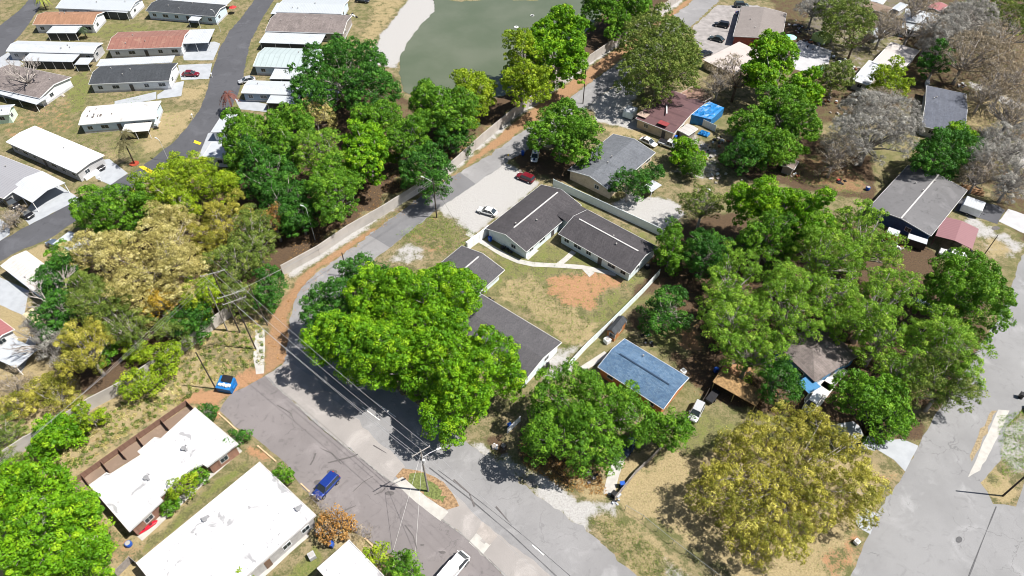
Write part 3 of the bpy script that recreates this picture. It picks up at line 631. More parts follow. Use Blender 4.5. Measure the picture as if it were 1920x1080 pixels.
house('mobile_home', 'mobile home with rust stained white roof lying below the park road at left', (1, 498), (68, 550), (112, 517), M_metalroof('rust stained white', (.5, .48, .47), 0, .9, (.5, .33, .27), .7), wallB, 2.9, .4, ridge='x', vents=1, **K)
house('mobile_home', 'maroon roofed home cut by the left edge above the pinkish leafless tree', (-60, 610), (-14, 645), (52, 636), M_metalroof('maroon metal', (.30, .12, .12), 0, .8), wallW, 2.6, .5, vents=0, **K)
carport('pale yellow flat carport roof left of the dark green tree', (42, 590), (80, 620), (95, 585), 2.4, M_plain('cream roof', (.68, .58, .36)), rise=.1)
carport('white gable carport with posts over the pickup by the park road', (16, 356), (60, 380), (119, 341), 2.9, M_metalroof('pale carport', (.46, .48, .51), 0, .6), rise=.7)
carport('white flat carport roof beside the parked dark car below the park road', (98, 457), (140, 474), (168, 448), 2.4, white_metal, rise=0)
carport('second small white canopy at the lower left edge by the concrete yard', (-20, 668), (30, 690), (62, 650), 2.4, white_metal, rise=0)
# ---- apartment court
G1 = 'single storey apartment buildings round the court'
house('apartment_building', 'apartment block with dark shingles and long white ridge line beside the gravel car park', (987, 472), (910, 428), (1007, 346), sh_dark, stucco_w, 2.7, 1.5, cap=(.14, .93), vents=2, win=3.6, group=G1, cat='apartment building', oh=.5, ext=(0, .6))
r, d = house('apartment_building', 'apartment block with dark shingles between the white vinyl fence and the orange bare patch', (1047, 438), (1182, 514), (1230, 461), sh_dark, stucco_w, 2.7, 1.5, cap=(.08, .9), vents=2, win=2.6, group=G1, cat='apartment building', oh=.5)
m = MB(); m.v += [(d[0] - 3.6, 0, 3.7), (d[0] + 2, 0, 3.95), (d[0] + .2, d[2], 2.72), (d[0] - 3.6, d[2], 2.72), (d[0] - 3.6, -1.2, 3.2), (d[0] + .2, -1.6, 3.2)]; m.f += [(0, 3, 2, 1), (4, 0, 1, 5)]
m.build('connecting_roof', sh_dark, r); m = MB(); m.box((d[0] - 1.5, .8, 1.3), (3.6, 3, 2.6)); m.build('link_wall', stucco_w, r)
house('apartment_building', 'small square grey roofed block partly under the great oak with short white ridge line', (850, 592), (946, 506), (870, 457), sh_grey, stucco_w, 2.7, 1.2, cap=(.62, .92), vents=1, win=3.2, group=G1, cat='apartment building', oh=.8)
house('apartment_building', 'dark grey roofed block whose white gable end faces the road below the court', (904, 552), (1053, 642), (971, 711), sh_grey, stucco_w, 2.7, 1.2, vents=1, win=3.2, group=G1, cat='apartment building', oh=.5, ext=(0, 0))
# ---- houses
house('house', 'blue shingle roofed house with orange brown walls', (1121, 688), (1244, 767), (1295, 710), M_shingle('blue shingles', (.065, .125, .22), (.13, .20, .29), .35, .1), M_plain('burnt orange stucco', (.50, .19, .08), .85), 2.7, 1.0, cap=(.12, .88), capm=M_plain('dark ridge tiles', (.02, .045, .09)), vents=1)
r, _ = house('house', 'house with speckled brown grey hip roof and blue lean-to roofs among the trees', (1455, 648), (1528, 716), (1597, 655), sh_brown, M_plain('blue wall', (.08, .22, .42)), 2.9, 1.6, style='hip', vents=1, fascia=None)
blue_m = M_metalroof('blue metal', (.05, .19, .38), 0, .5)
canopy(r, (1494, 716), (1517, 738), (1529, 715), 2.4, blue_m, 'lean_to_roof', posts=2); canopy(r, (1560, 684), (1573, 692), (1588, 668), 2.4, blue_m, 'lean_to_roof', posts=2)
canopy(r, (1508, 748), (1535, 765), (1560, 722), .5, M_plain('white deck', (.66, .64, .6)), 'deck', posts=0); canopy(r, (1538, 722), (1556, 734), (1582, 690), .5, M_plain('white deck', (.66, .64, .6)), 'deck', posts=0)
r, _ = house('house', 'tan house with worn grey shingle roof above the white vinyl fence', (1229, 286), (1146, 358), (1070, 314), M_shingle('weathered slate shingles', (.12, .13, .15), (.155, .165, .185), .4, .2), stucco_t, 2.8, 1.2, cap=None, vents=2, oh=.45)
canopy(r, (1205, 350), (1222, 360), (1236, 344), 2.2, white_metal, posts=2)
house('house', 'large house with streaked grey metal roof and dark blue walls', (1630, 388), (1746, 442), (1803, 352), M_asphalt('rolled grey roofing', (.145, .143, .15), .5, .0), M_plain('navy wall', (.04, .09, .2)), 2.9, .8, ridge='y', vents=3, cap=(0, 1))
r, _ = house('house', 'derelict house with dark maroon roof and a red patch beside the blue tarpaulin', (1192, 222), (1264, 250), (1335, 196), M_metalroof('dark maroon roof', (.115, .065, .07), 1, 4, (.22, .13, .12), .6), stucco_t, 2.8, 1.0, ridge='x', vents=0)
m = MB(); q = local(r, G(1244, 232, 3.4)); m.box((q.x, q.y, 3.55), (2.6, 1.7, .08)); m.build('red_roof_patch', M_plain('red patch', (.26, .05, .055)), r)
m = MB(); q = local(r, G(1206, 215, 3.3)); m.box((q.x, q.y, 3.35), (2.6, 2.2, .1)); m.build('beige_roof_patch', M_plain('beige patch', (.40, .30, .25)), r)
m = MB(); q = local(r, G(1250, 205, 4)); m.box((q.x, q.y, 4.05), (.3, 4, .1), .5); m.build('white_ridge_strip', white_paint, r)
house('house', 'collapsed house part with tan debris covered roof behind the maroon one', (1258, 184), (1296, 204), (1334, 178), M_plain('debris roof', (.36, .23, .18), .95, 0, .7, 1.2), stucco_t, 2.5, .5, vents=0, wins=False)
house('house', 'wide house with plain beige grey roof at the top edge beside the parked cars', (1376, 62), (1466, 76), (1513, 30), M_shingle('beige grey shingles', (.22, .195, .185), (.24, .215, .205), .2, .1), M_plain('brick red wall', (.3, .08, .06)), 2.9, .8, ridge='y', vents=2, ext=(2, 0))
carport('pinkish ribbed lean-to roof in front of the beige grey roofed house', (1376, 64), (1416, 79), (1423, 68), 2.3, M_metalroof('pink metal', (.27, .17, .18), 0, .5), rise=0)
house('house', 'low flat roofed pale tan building between the black cars and the green tree', (1318, 112), (1375, 140), (1412, 90), M_flat('pale tan roof', (.44, .39, .37), .15), stucco_t, 2.6, .1, style='flat', vents=0, fascia=None)
house('house', 'house with slate blue shingle roof beside the dry field at right', (1728, 236), (1737, 160), (1812, 168), M_shingle('slate blue shingles', (.095, .105, .135), (.12, .13, .16), .3, .2), wallG, 2.8, 1.0, ridge='y', vents=2, cap=None)
house('house', 'building with smooth cream white roof behind the lime green tree', (1724, 95), (1690, 134), (1640, 112), M_flat('cream roof membrane', (.44, .41, .40), .25), wallG, 3.0, .1, style='flat', vents=0)
house('mobile_home', 'old mobile home with blotchy white roof running down from the cream roof', (1629, 160), (1660, 122), (1632, 110), M_flat('blotchy white roof', (.45, .47, .51), .9), wallG, 2.7, .2, ridge='y', vents=1, cat='mobile home')
r, _ = house('shed', 'open sided shed with stepped white and blue grey metal roof at the top right', (1694, 38), (1757, 50), (1770, 28), white_metal, wallG, 3.2, .3, vents=0, wins=False, cat='shed')
canopy(r, (1690, 52), (1737, 62), (1745, 46), 2.7, grey_metal, 'lower_roof', posts=3)
K2 = dict(vents=0, wins=False, cat='shed')
house('shed', 'small maroon roofed shed at the top edge behind the white metal roof', (1738, 14), (1763, 22), (1771, 8), M_metalroof('maroon metal', (.30, .12, .12), 0, .8), wallTp, 2.6, .3, **K2)
house('shed', 'small pale blue roofed shed left of the stepped white metal roof', (1671, 16), (1686, 21), (1699, 8), grey_metal, wallG, 2.4, .2, **K2)
house('shed', 'long brown roofed shed at the top edge among the grey trees', (1617, 12), (1662, 26), (1672, 14), M_plain('brown roof', (.22, .16, .12)), wallTp, 2.5, .4, **K2)
house('shed', 'pale blue tinted roof with sky blue patch at the top edge', (1632, 2), (1655, 8), (1665, -4), grey_metal, wallTp, 2.5, .2, **K2)
house('shed', 'two pane grey shed roof left of the cream roof', (1622, 60), (1643, 70), (1656, 56), M_plain('dull blue grey', (.42, .45, .5)), wallG, 2.2, .2, **K2)
r, _ = house('shed', 'black gable roofed garden shed with orange wooden walls', (1137, 619), (1154, 628), (1181, 603), roof_blk, M_plain('orange plywood', (.42, .18, .07)), 2.3, .7, ridge='y', vents=0, win=9, oh=.15, cat='shed', fascia=None)
house('shed', 'little weathered brown shed standing in the bare yard', (1465, 310), (1489, 318), (1493, 302), M_plain('brown weathered roof', (.19, .15, .13)), wallTp, 2.2, .3, **K2)
house('shed', 'low shed with grey and white striped roof beside the derelict house', (1271, 244), (1291, 254), (1306, 240), M_metalroof('striped tin', (.42, .40, .39), 0, 1.6), wallTp, 2.2, .1, **K2)
carport('maroon pink metal garage roof beside the large grey roof', (1754, 442), (1823, 467), (1841, 431), 2.8, M_metalroof('dusty pink metal', (.24, .125, .135), 0, .6), rise=.5, postmat=M_plain('maroon post', (.15, .04, .05)))
r = carport('tan brown flat roofed open barn beside the olive tree', (1336, 716), (1418, 762), (1434, 736), 2.6, M_plain('tan thatchy roof', (.34, .215, .10), .95, 0, .6, 2.2), rise=.25, postmat=M_plain('yellow post', (.5, .4, .2)), cat='barn', name='open_barn')
# ---- flat white buildings
r = flatblock('apartment_building', 'white flat roofed brick building with notched roof beside the brown fence', [(167, 910), (242, 997), (306, 938), (300, 932), (356, 882), (380, 871), (388, 876), (447, 832), (366, 764), (302, 822), (290, 820), (258, 847), (264, 853), (207, 889), (200, 886)], 3.1, white_flat, brick, [(345, 842), (275, 897)])
r = flatblock('apartment_building', 'largest white flat roofed building next to the blue car', [(255, 1056), (487, 866), (593, 966), (440, 1100), (330, 1150)], 3.4, white_flat, M_plain('grey wall', (.40, .39, .39)), [(385, 975), (560, 955)])
r = flatblock('apartment_building', 'white flat roofed building cut by the bottom edge beside two bushes', [(594, 1066), (655, 1012), (745, 1105), (680, 1160)], 3.4, white_flat, M_plain('grey wall', (.40, .39, .39)))
# ------------------------------------------------------------------ vehicles
def loft(m, secs, n=10, p=3.2):
    """secs: (x, half width, z bottom, z top) -> rounded sections joined"""
    b = len(m.v)
    for x, hw, z0, z1 in secs:
        for k in range(n):
            a = 2 * math.pi * (k + .5) / n; c, s = math.cos(a), math.sin(a)
            y = math.copysign(abs(c) ** (2 / p), c) * hw; z = (z0 + z1) / 2 + math.copysign(abs(s) ** (2 / p), s) * (z1 - z0) / 2
            m.v.append((x, y, z))
    for i in range(len(secs) - 1):
        for k in range(n): m.f.append((b + i*n + k, b + (i+1)*n + k, b + (i+1)*n + (k+1) % n, b + i*n + (k+1) % n))
    m.f.append(tuple(b + k for k in range(n))); e = b + (len(secs)-1) * n; m.f.append(tuple(e + k for k in reversed(range(n))))
lampw = M_plain('headlight lens', (.8, .82, .85), .1); lampr = M_plain('tail lamp red', (.5, .02, .02), .2)
def wheel(root, x, y, r=.33):
    s = 1 if y > 0 else -1; m = MB(); m.tube([(x, y - .11 * s, r), (x, y + .11 * s, r)], r, 14); w_ = m.build('wheel', tyre_m, root)
    m = MB(); m.tube([(x, y + .10 * s, r), (x, y + .125 * s, r)], r * .62, 10); m.build('rim', rim_m, w_)
def car(name, label, cat, p, q, color, kind='sedan', z=.07, group='parked cars and trucks', stripe=None, scale=1.0):
    """p photo pixel of the middle on the ground, q a pixel towards which the nose points"""
    a, b = G(*p), G(*q); d = b - a; root = thing(name, label, cat, (a.x, a.y, z), math.atan2(d.y, d.x), group); root.scale = (scale,) * 3
    L, Wd = {'sedan': (4.7, .9), 'suv': (4.7, .95), 'pickup': (5.6, .98), 'van': (5.6, 1.0), 'jeep': (4.2, .92)}[kind]; H = L / 2
    bt = .95 if kind in ('suv', 'van', 'pickup', 'jeep') else .82; m = MB(); x = lambda f: -H + f * L
    loft(m, [(x(0), Wd * .82, .38, bt - .08), (x(.03), Wd * .95, .28, bt), (x(.2), Wd, .24, bt + .03), (x(.6), Wd, .24, bt + .02), (x(.8), Wd * .99, .24, bt - .03), (x(.95), Wd * .93, .28, bt - .13), (x(1), Wd * .78, .36, bt - .25)], 14, 4)
    m.build('body', color, root, smooth=True)
    if kind == 'sedan': c0, r0, r1, c1, ht = .08, .27, .56, .76, 1.42
    elif kind == 'pickup': c0, r0, r1, c1, ht = .40, .43, .64, .77, 1.78
    elif kind == 'van': c0, r0, r1, c1, ht = .015, .04, .80, .95, 1.95
    else: c0, r0, r1, c1, ht = .02, .09, .60, .76, 1.68
    z0 = bt - .05; m = MB(); b0 = len(m.v); tw = Wd * .74
    m.v += [(x(c0), -Wd*.9, z0), (x(c1), -Wd*.9, z0), (x(c1), Wd*.9, z0), (x(c0), Wd*.9, z0), (x(r0), -tw, ht - .04), (x(r1), -tw, ht - .04), (x(r1), tw, ht - .04), (x(r0), tw, ht - .04)]
    m.f += [(3, 2, 1, 0), (4, 5, 6, 7), (0, 1, 5, 4), (1, 2, 6, 5), (2, 3, 7, 6), (3, 0, 4, 7)]
    m.build('window_glass', glass, root)
    m = MB(); rw = tw * 1.03; m.prism([(x(r0) - .05, -rw), (x(r1) + .04, -rw), (x(r1) + .04, rw), (x(r0) - .05, rw)], ht - .045, ht + .02)
    n = 3 if kind in ('suv', 'van', 'sedan') else 2                   # pillars
    for sg in (-1, 1):
        for a_, c_ in ((c0, r0), (c1, r1)): m.tube([(x(a_), sg * Wd * .9, z0), (x(c_), sg * tw * 1.0, ht - .02)], .045, 4)
        mid = (r0 + r1) / 2 + .02; m.tube([(x(mid), sg * Wd * .905, z0), (x(mid), sg * tw * 1.01, ht - .02)], .05, 4)
        if kind in ('van',): m.box((x(.3), sg * (Wd * .83), (z0 + ht) / 2), (L * .5, .1, ht - z0 - .1), 0)
    m.build('roof', color, root, bevel=.03)
    if kind == 'pickup':
        m = MB(); m.box((x(.2), 0, bt + .045), (L * .36, Wd * 1.6, .05)); m.build('cargo_bed', dark_metal, root)
    for xx in (.19, .81):
        for sg in (-1, 1): wheel(root, x(xx), sg * (Wd - .07), .36 if kind != 'sedan' else .33)
    for sg in (-1, 1):
        m = MB(); m.box((x(.972), sg * Wd * .62, bt - .22), (.12, .36, .13), sg * -.25); m.build('headlight', lampw, root)
        m = MB(); m.box((x(.012), sg * Wd * .72, bt - .15), (.08, .2, .22)); m.build('taillight', lampr, root)
        m = MB(); m.box((x(c1) - .3, sg * (Wd + .08), bt + .08), (.12, .2, .13)); m.build('mirror', color, root)
    if stripe:
        m = MB(); m.box((x(.87), 0, bt + .0), (L * .2, .5, .02)); m.build('stripe', stripe, root); m = MB(); m.box((x(.42), 0, ht + .03), (L * .26, .5, .02)); m.build('stripe', stripe, root)
    return root
pw = M_paint('white car paint', (.78, .79, .8)); pk = M_paint('black car paint', (.012, .012, .015)); pb = M_paint('deep blue car paint', (.01, .035, .22)); pr_ = M_paint('dark red car paint', (.17, .006, .016)); ps = M_paint('silver car paint', (.45, .46, .48)); pg = M_paint('dark green grey paint', (.03, .045, .045))
car('parked_car', 'deep blue estate car parked nose towards the big white roof', 'car', (613, 915), (585, 945), pb, 'suv', scale=1.02)
car('parked_van', 'white van at the bottom edge in the parking lot', 'van', (851, 1070), (872, 1045), pw, 'van')
car('parked_car', 'white sedan on the gravel beside the dark roofed block', 'car', (914, 400), (890, 393), pw)
car('parked_car', 'red car in front of the long dark roof end by the gravel', 'car', (985, 337), (960, 327), pr_, 'suv', scale=.98)
car('sports_car', 'white sports car with dark blue stripes under the round green tree', 'car', (1003, 296), (1000, 312), pw, 'sedan', stripe=M_plain('navy stripe', (.02, .03, .12)))
car('parked_car', 'dark red car on the drive beside the charcoal mobile home', 'car', (359, 142), (380, 142), pr_)
car('parked_car', 'silver white car half behind the small home right of the park road', 'car', (464, 154), (450, 157), ps)
car('parked_car', 'black car under the white roof end of the wide mobile home', 'car', (184, 314), (194, 320), pk, 'suv')
car('parked_suv', 'black car at the park road edge by the leafless shrubs', 'car', (49, 404), (66, 412), pk, 'suv')
car('pickup_truck', 'dark pickup under the white gable carport', 'truck', (22, 384), (34, 392), pk, 'pickup')
car('parked_car', 'grey blue car beside the white flat carport roof', 'car', (106, 464), (92, 456), M_paint('slate car paint', (.10, .13, .18)), 'suv')
car('parked_suv', 'large black car highest on the concrete beside the red roof', 'car', (1352, 50), (1336, 47), pk, 'suv')
car('parked_car', 'small dark car on the round concrete drive', 'car', (1343, 76), (1328, 72), pg)
car('parked_car', 'blue car nearest the beige grey roof at the top', 'car', (1390, 31), (1398, 36), pb)
car('parked_car', 'dark green car in tree shade at the top edge', 'car', (1389, 13), (1402, 13), pg, 'suv')
car('parked_car', 'dark car half hidden at the edge of the big olive green tree', 'car', (1322, 104), (1334, 100), pk)
car('parked_car', 'white car between the tan house roof and the white pickup', 'car', (1215, 270), (1232, 278), pw)
car('pickup_truck', 'white pickup with black bed below the derelict house', 'truck', (1254, 275), (1275, 283), pw, 'pickup')
car('pickup_truck', 'white double cab truck beside the dusty pink garage roof', 'truck', (1783, 484), (1757, 474), pw, 'suv', scale=1.1)
car('parked_jeep', 'silver off road car beside the fence right of the blue roof', 'car', (1304, 776), (1296, 792), ps, 'jeep')
car('parked_car', 'dark blue car under the lower oak beside the pale path', 'car', (1180, 838), (1170, 852), M_paint('navy paint', (.02, .04, .1)))
car('parked_car', 'white car at the blue house drive by the wooden decks', 'car', (1520, 760), (1510, 775), pw, 'suv')
car('parked_car', 'pale car glimpsed through the crowns right of the wood', 'car', (1726, 576), (1745, 584), pw)
car('parked_car', 'dark car at the right edge beside the sidewalk end', 'car', (1950, 778), (1964, 783), M_paint('slate car paint', (.10, .13, .18)))
car('parked_car', 'dark car at the top edge left of the pond bank', 'car', (680, 4), (700, 6), pk)
def trailer(label, A, B, C, h, top, side, group='trailers', wheels=True):
    loc, rz, L, W = frame(A, B, C, h); root = thing('trailer', label, 'trailer', loc, rz, group); m = MB(); m.box((0, 0, (h + .45) / 2), (L, W, h - .45)); m.build('body', side, root, bevel=.08)
    m = MB(); m.box((0, 0, h + .02), (L * .97, W * .95, .06)); m.build('roof', top, root); m = MB(); m.tube([(L/2, 0, .5), (L/2 + 1.1, 0, .45)], .05, 5); m.build('tow_bar', dark_metal, root)
    m = MB(); m.box((-L/2 - .03, 0, h * .6), (.04, W * .8, h * .6)); m.build('rear_door', side, root)
    for sg in (-1, 1): wheel(root, -L * .08, sg * (W/2 + .02), .3)
trailer('white enclosed trailer parked on the dark slab beside the large grey roof', (1806, 383), (1842, 396), (1850, 380), 2.3, white_metal, white_paint)
trailer('black trailer with white roof near the navy wall', (1701, 447), (1738, 459), (1743, 450), 2.2, white_metal, dark_metal)
trailer('short trailer with white top and red side beside the navy wall', (1662, 436), (1684, 444), (1688, 433), 2.2, white_metal, M_plain('red side', (.4, .04, .03)))
trailer('pale blue box trailer beside the derelict maroon roofed house', (1168, 207), (1186, 213), (1192, 201), 2.3, white_metal, M_plain('pale blue panel', (.62, .72, .75)))
trailer('long dark flatbed trailer by the fence above the silver jeep', (1322, 748), (1335, 756), (1347, 732), .9, dark_metal, dark_metal)
# ------------------------------------------------------------------ fences and walls
def run(name, label, cat, pts, h, mat, th=.1, post=2.4, postm=None, rails=0, top=None, joints=None, gaps=False):
    P = [G(x, y) for x, y in pts]; c = P[0]; root = thing(name, label, cat, c); m = MB(); pm = MB(); rm = MB(); k = 0
    for i in range(len(P) - 1):
        a, b = P[i] - c, P[i+1] - c; d = b - a; ang = math.atan2(d.y, d.x); n = max(1, round(d.length / post))
        if not gaps: m.box(((a.x + b.x) / 2, (a.y + b.y) / 2, h / 2), (d.length + th * .4, th, h), ang)
        for r_ in range(rails):
            rm.box(((a.x + b.x) / 2, (a.y + b.y) / 2, h * (r_ + .6) / rails), (d.length, .05 + (0 if gaps else th), .09), ang)
        for j in range(n + (i == len(P) - 2)):
            q = a + d * (j / n); pm = MB(); k += 1; pm.box((q.x, q.y, (h + .06) / 2), (.14 if not gaps else .07, max(th + .06, .07), h + .06), ang)
            if k <= 95: pm.build('post', postm or mat, root)
    if m.v: m.build('panel', mat, root)
    if rails: rm.build('rail', postm or mat, root)
    return root
conc_wall = M_plain('precast wall', (.44, .41, .385), .85, 0, .18, .35); vinyl = M_plain('white vinyl', (.74, .82, .84), .5, 0, .1)
run('boundary_wall', 'long pale concrete wall between the wood and the curving street', 'wall', [(532, 515), (600, 478), (655, 440), (720, 403), (780, 365), (850, 318), (905, 268), (960, 222), (1030, 172), (1102, 121), (1140, 95), (1175, 72), (1225, 35), (1275, 0), (1330, -42)], 2.7, conc_wall, .16, 3.6)
run('boundary_wall', 'lower pale concrete wall broken by bushes behind the dry scrub', 'wall', [(440, 588), (410, 610), (360, 650), (290, 697), (228, 738), (178, 764), (100, 815), (60, 836), (0, 875), (-50, 905)], 2.8, conc_wall, .16, 3.6)
run('vinyl_fence', 'long white vinyl fence behind the court apartment roof', 'fence', [(1037, 350), (1120, 388), (1185, 418), (1243, 445)], 2.2, vinyl, .07, 2.2)
run('vinyl_fence', 'white vinyl fence dividing the court lawn from the blue roofed house', 'fence', [(1235, 517), (1205, 550), (1140, 615), (1100, 653), (1066, 690)], 1.8, vinyl, .07, 2.2)
run('vinyl_fence', 'short white fence screen linking the two apartment roofs', 'fence', [(876, 468), (898, 452), (917, 437)], 2.1, white_paint, .5, 2)
run('vinyl_fence', 'short white fence piece beside the lower oak crown', 'fence', [(952, 812), (975, 790)], 1.5, white_paint, .07, 2)
run('metal_fence', 'pale tin fence with bent end by the blue tarpaulin', 'fence', [(1294, 226), (1317, 236), (1340, 247)], 1.9, M_metalroof('pale tin', (.6, .66, .68), 0, .4), .06, 2.4)
run('wooden_fence', 'low dark wooden fence between the pale path and the yellow yard', 'fence', [(1152, 938), (1190, 890), (1220, 862), (1243, 838)], 1.3, grey_wood, .06, 2, rails=1)
wf = M_siding('brown board fence', (.20, .12, .09), 0, .3)
run('wooden_fence', 'brown board fence running behind the notched white roof', 'fence', [(134, 914), (158, 896), (230, 845), (300, 796), (353, 759), (366, 772)], 1.35, wf, .05, 3.0, rails=2)
for n_, (a, b) in (('first', ((157, 895), (172, 915))), ('second', ((194, 871), (206, 886))), ('third', ((226, 848), (238, 862))), ('fourth', ((260, 824), (276, 845))), ('fifth', ((305, 793), (318, 808)))):
    run('wooden_fence', f'{n_} short brown partition from the left behind the notched white roof', 'fence', [a, b], 1.15, wf, .05, 3)
run('wooden_fence', 'small grey wooden yard fence at the lower left of the largest white roof', 'fence', [(222, 1080), (250, 1052), (262, 1062)], 1.7, grey_wood, .05, 3, rails=1)
run('wooden_fence', 'dark fence between the brown barn and the blue roofed house', 'fence', [(1286, 800), (1320, 750), (1352, 690)], 1.2, creosote, .05, 2.5)
run('timber_border', 'bleached timber border lying on the orange soil by the lot', 'timber', [(484, 837), (517, 865)], .18, M_plain('bleached timber', (.62, .45, .28)), .2, 30)
run('timber_border', 'bleached timber border beside the bush at the building corner', 'timber', [(411, 776), (446, 808)], .18, M_plain('bleached timber', (.62, .45, .28)), .2, 30)
run('timber_border', 'bleached timber border at the lot edge near the bottom', 'timber', [(685, 1010), (703, 1028)], .18, M_plain('bleached timber', (.62, .45, .28)), .2, 30)
run('timber_border', 'pale timber border in front of the blue car', 'timber', [(565, 908), (580, 922)], .18, M_plain('bleached timber', (.62, .45, .28)), .2, 30)
def chain(label, pts, h):
    P = [G(x, y) for x, y in pts]; c = P[0]; root = thing('chain_link_fence', label, 'fence', c); galv = M_plain('galvanised steel', (.42, .44, .45), .4, .6); mm = MB(); rl = MB()
    for i in range(len(P) - 1):
        a, b = P[i] - c, P[i+1] - c; d = b - a; n = max(1, round(d.length / 3)); u = d.normalized(); w_ = .02
        rl.tube([a + Vector((0, 0, h)), b + Vector((0, 0, h))], .03, 5)
        for j in range(n + 1):
            q = a + d * j / n; m = MB(); m.tube([q, q + Vector((0, 0, h + .05))], .04, 6); m.build('post', galv, root)
        k = int(d.length / .28)
        for j in range(k):
            for s in (1, -1):
                p0 = a + u * (j * .28 + (0 if s > 0 else h)); p1 = p0 + u * (s * h) + Vector((0, 0, h))
                if (p1 - a).xy.length > d.length or (p1 - a).dot(u) < 0 or (p0 - a).dot(u) > d.length: continue
                e = Vector((0, 0, w_)); mm.poly([p0, p1, p1 + e, p0 + e])
    mm.build('mesh', galv, root); rl.build('top_rail', galv, root)
chain('chain link fence along the yellow yard above the street verge', [(1172, 955), (1204, 974), (1260, 1020), (1310, 1058), (1365, 1100)], 1.4)
# ------------------------------------------------------------------ poles and wires
galv = M_plain('white lamp metal', (.7, .71, .72), .4, .3)
def rise(p, h): q = G(*p); return Vector((q.x, q.y, h))
def pole(label, p, h, r=.16, mat=creosote, arms=(), lamp=None, lean=(0, 0), name='utility_pole', group='utility poles', cat='utility pole', r2=None):
    h *= 1.28; arms = [(z * 1.28, l_ * 1.15, q_) for z, l_, q_ in arms]; lamp = lamp and (lamp[0] * 1.28, lamp[1] * 1.2, lamp[2])
    b = G(*p); root = thing(name, label, cat, (b.x, b.y, 0), 0, group); m = MB(); tp = Vector((lean[0], lean[1], h))
    m.tube([(0, 0, -.3), tp * .5, tp], [r, r * .85, r2 or r * .7], 9); m.build('pole', mat, root)
    for (z, ln, ang) in arms:
        c = tp * (z / h); u = Vector((math.cos(ang), math.sin(ang), 0)); m = MB(); m.box(c + Vector((u.y, -u.x, 0)) * .16, (ln, .09, .11), ang); a_ = m.build('crossarm', M_plain('pale crossarm', (.40, .38, .35)), root)
        for s in (-.95, -.45, .45, .95):
            q = c + u * (s * ln / 2) + Vector((u.y, -u.x, 0)) * .16; m = MB(); m.cyl((q.x, q.y, q.z + .06), .05, .2, 6); m.build('insulator', galv, a_)
    if lamp:
        z, ln, ang = lamp; c = tp * (z / h); u = Vector((math.cos(ang), math.sin(ang), 0)); e = c + u * ln + Vector((0, 0, .5)); m = MB(); m.tube([c, c + u * ln * .5 + Vector((0, 0, .4)), e], .05, 6); a_ = m.build('lamp_arm', galv, root)
        m = MB(); m.box(e + u * .3, (.75, .26, .14), ang); m.build('lamp_head', galv, a_)
    return root
AR = math.atan2(.55, .8)
pole('pole with crossarm and street lamp on the traffic island', (803, 921), 10, .17, grey_wood, [(9.8, 2.6, AR)], (8.2, 2.0, .45))
pt = G(803, 921)
m = MB(); m.cyl((.3, -.3, 9.6), .22, .8, 8); m.build('transformer', galv, bpy.data.objects['utility_pole'])
pole('dark bare pole beside the blue dumpster', (405, 729), 8.2, .13)
pole('dark stub pole beside the tree tops left of the great oak', (652, 518), 5.2, .14)
pole('pole with street lamp on the grass beside the newer asphalt patch', (819, 408), 8.6, .15, creosote, (), (7.6, 2.0, R(150)))
pole('grey pole on the street edge above the round green tree', (1093, 194), 8.4, .15, creosote, [(7.9, 1.2, R(20))])
pole('black pole at the right edge by the dry grass patch', (1880, 930), 9.0, .15)
pole('slim black pole in front of the dusty pink garage', (1838, 488), 5.5, .1)
pole('grey pole between the black car and the pink lean-to roof', (1378, 60), 6.5, .12, grey_wood)
pole('first pole of the crossarm cluster nearest the concrete wall', (426, 619), 9.6, .13, grey_wood, [], None, (.3, 0))
pole('second pole of the cluster with the long top crossarm', (450, 623), 13, .13, creosote, [(12.6, 3.6, AR - .2)])
pole('third pole of the cluster with the white lower crossarm', (480, 655), 12, .13, creosote, [(10.6, 3.4, AR - .1), (11.9, 4, AR - .15)])
pole('fourth leaning pole of the cluster nearest the sidewalk strip', (502, 610), 8.5, .12, creosote, [], None, (-1, .8))
G3 = dict(name='street_lamp', group='street lamps', cat='street lamp')
pole('slim pale lamp post between the wood and the wall', (591, 450), 7.0, .09, galv, (), (6.9, .5, R(160)), **G3)
pole('slim white lamp post at the park road by the wide white roof', (316, 301), 4.5, .06, galv, (), (4.4, .6, R(150)), **G3)
pole('slim white lamp post beside the faded red metal roof', (414, 60), 5, .06, galv, (), (4.9, .6, R(150)), **G3)
wire_m = M_plain('aluminium wire', (.42, .42, .43), .4, .3)
def wire(label, a, b, sag=.8, r=.035, mat=wire_m, group='power lines'):
    a, b = Vector(a), Vector(b); a.z *= 1.28; b.z *= 1.28; m = MB(); n = 14; P = [a.lerp(b, i / n) - Vector((0, 0, sag * 4 * (i / n) * (1 - i / n))) for i in range(n + 1)]
    m.tube([p - a for p in P], r, 4, False); o = m.build('power_line', mat, None, a); tag(o, label, 'cable', group)
p1, p2, p3 = G(803, 921), G(450, 623), G(480, 655); u = Vector((math.cos(AR), math.sin(AR), 0))
e = G(1095, 1130, 12.8); e.z = 10; a = G(-45, 905, 14); q8 = G(819, 408)
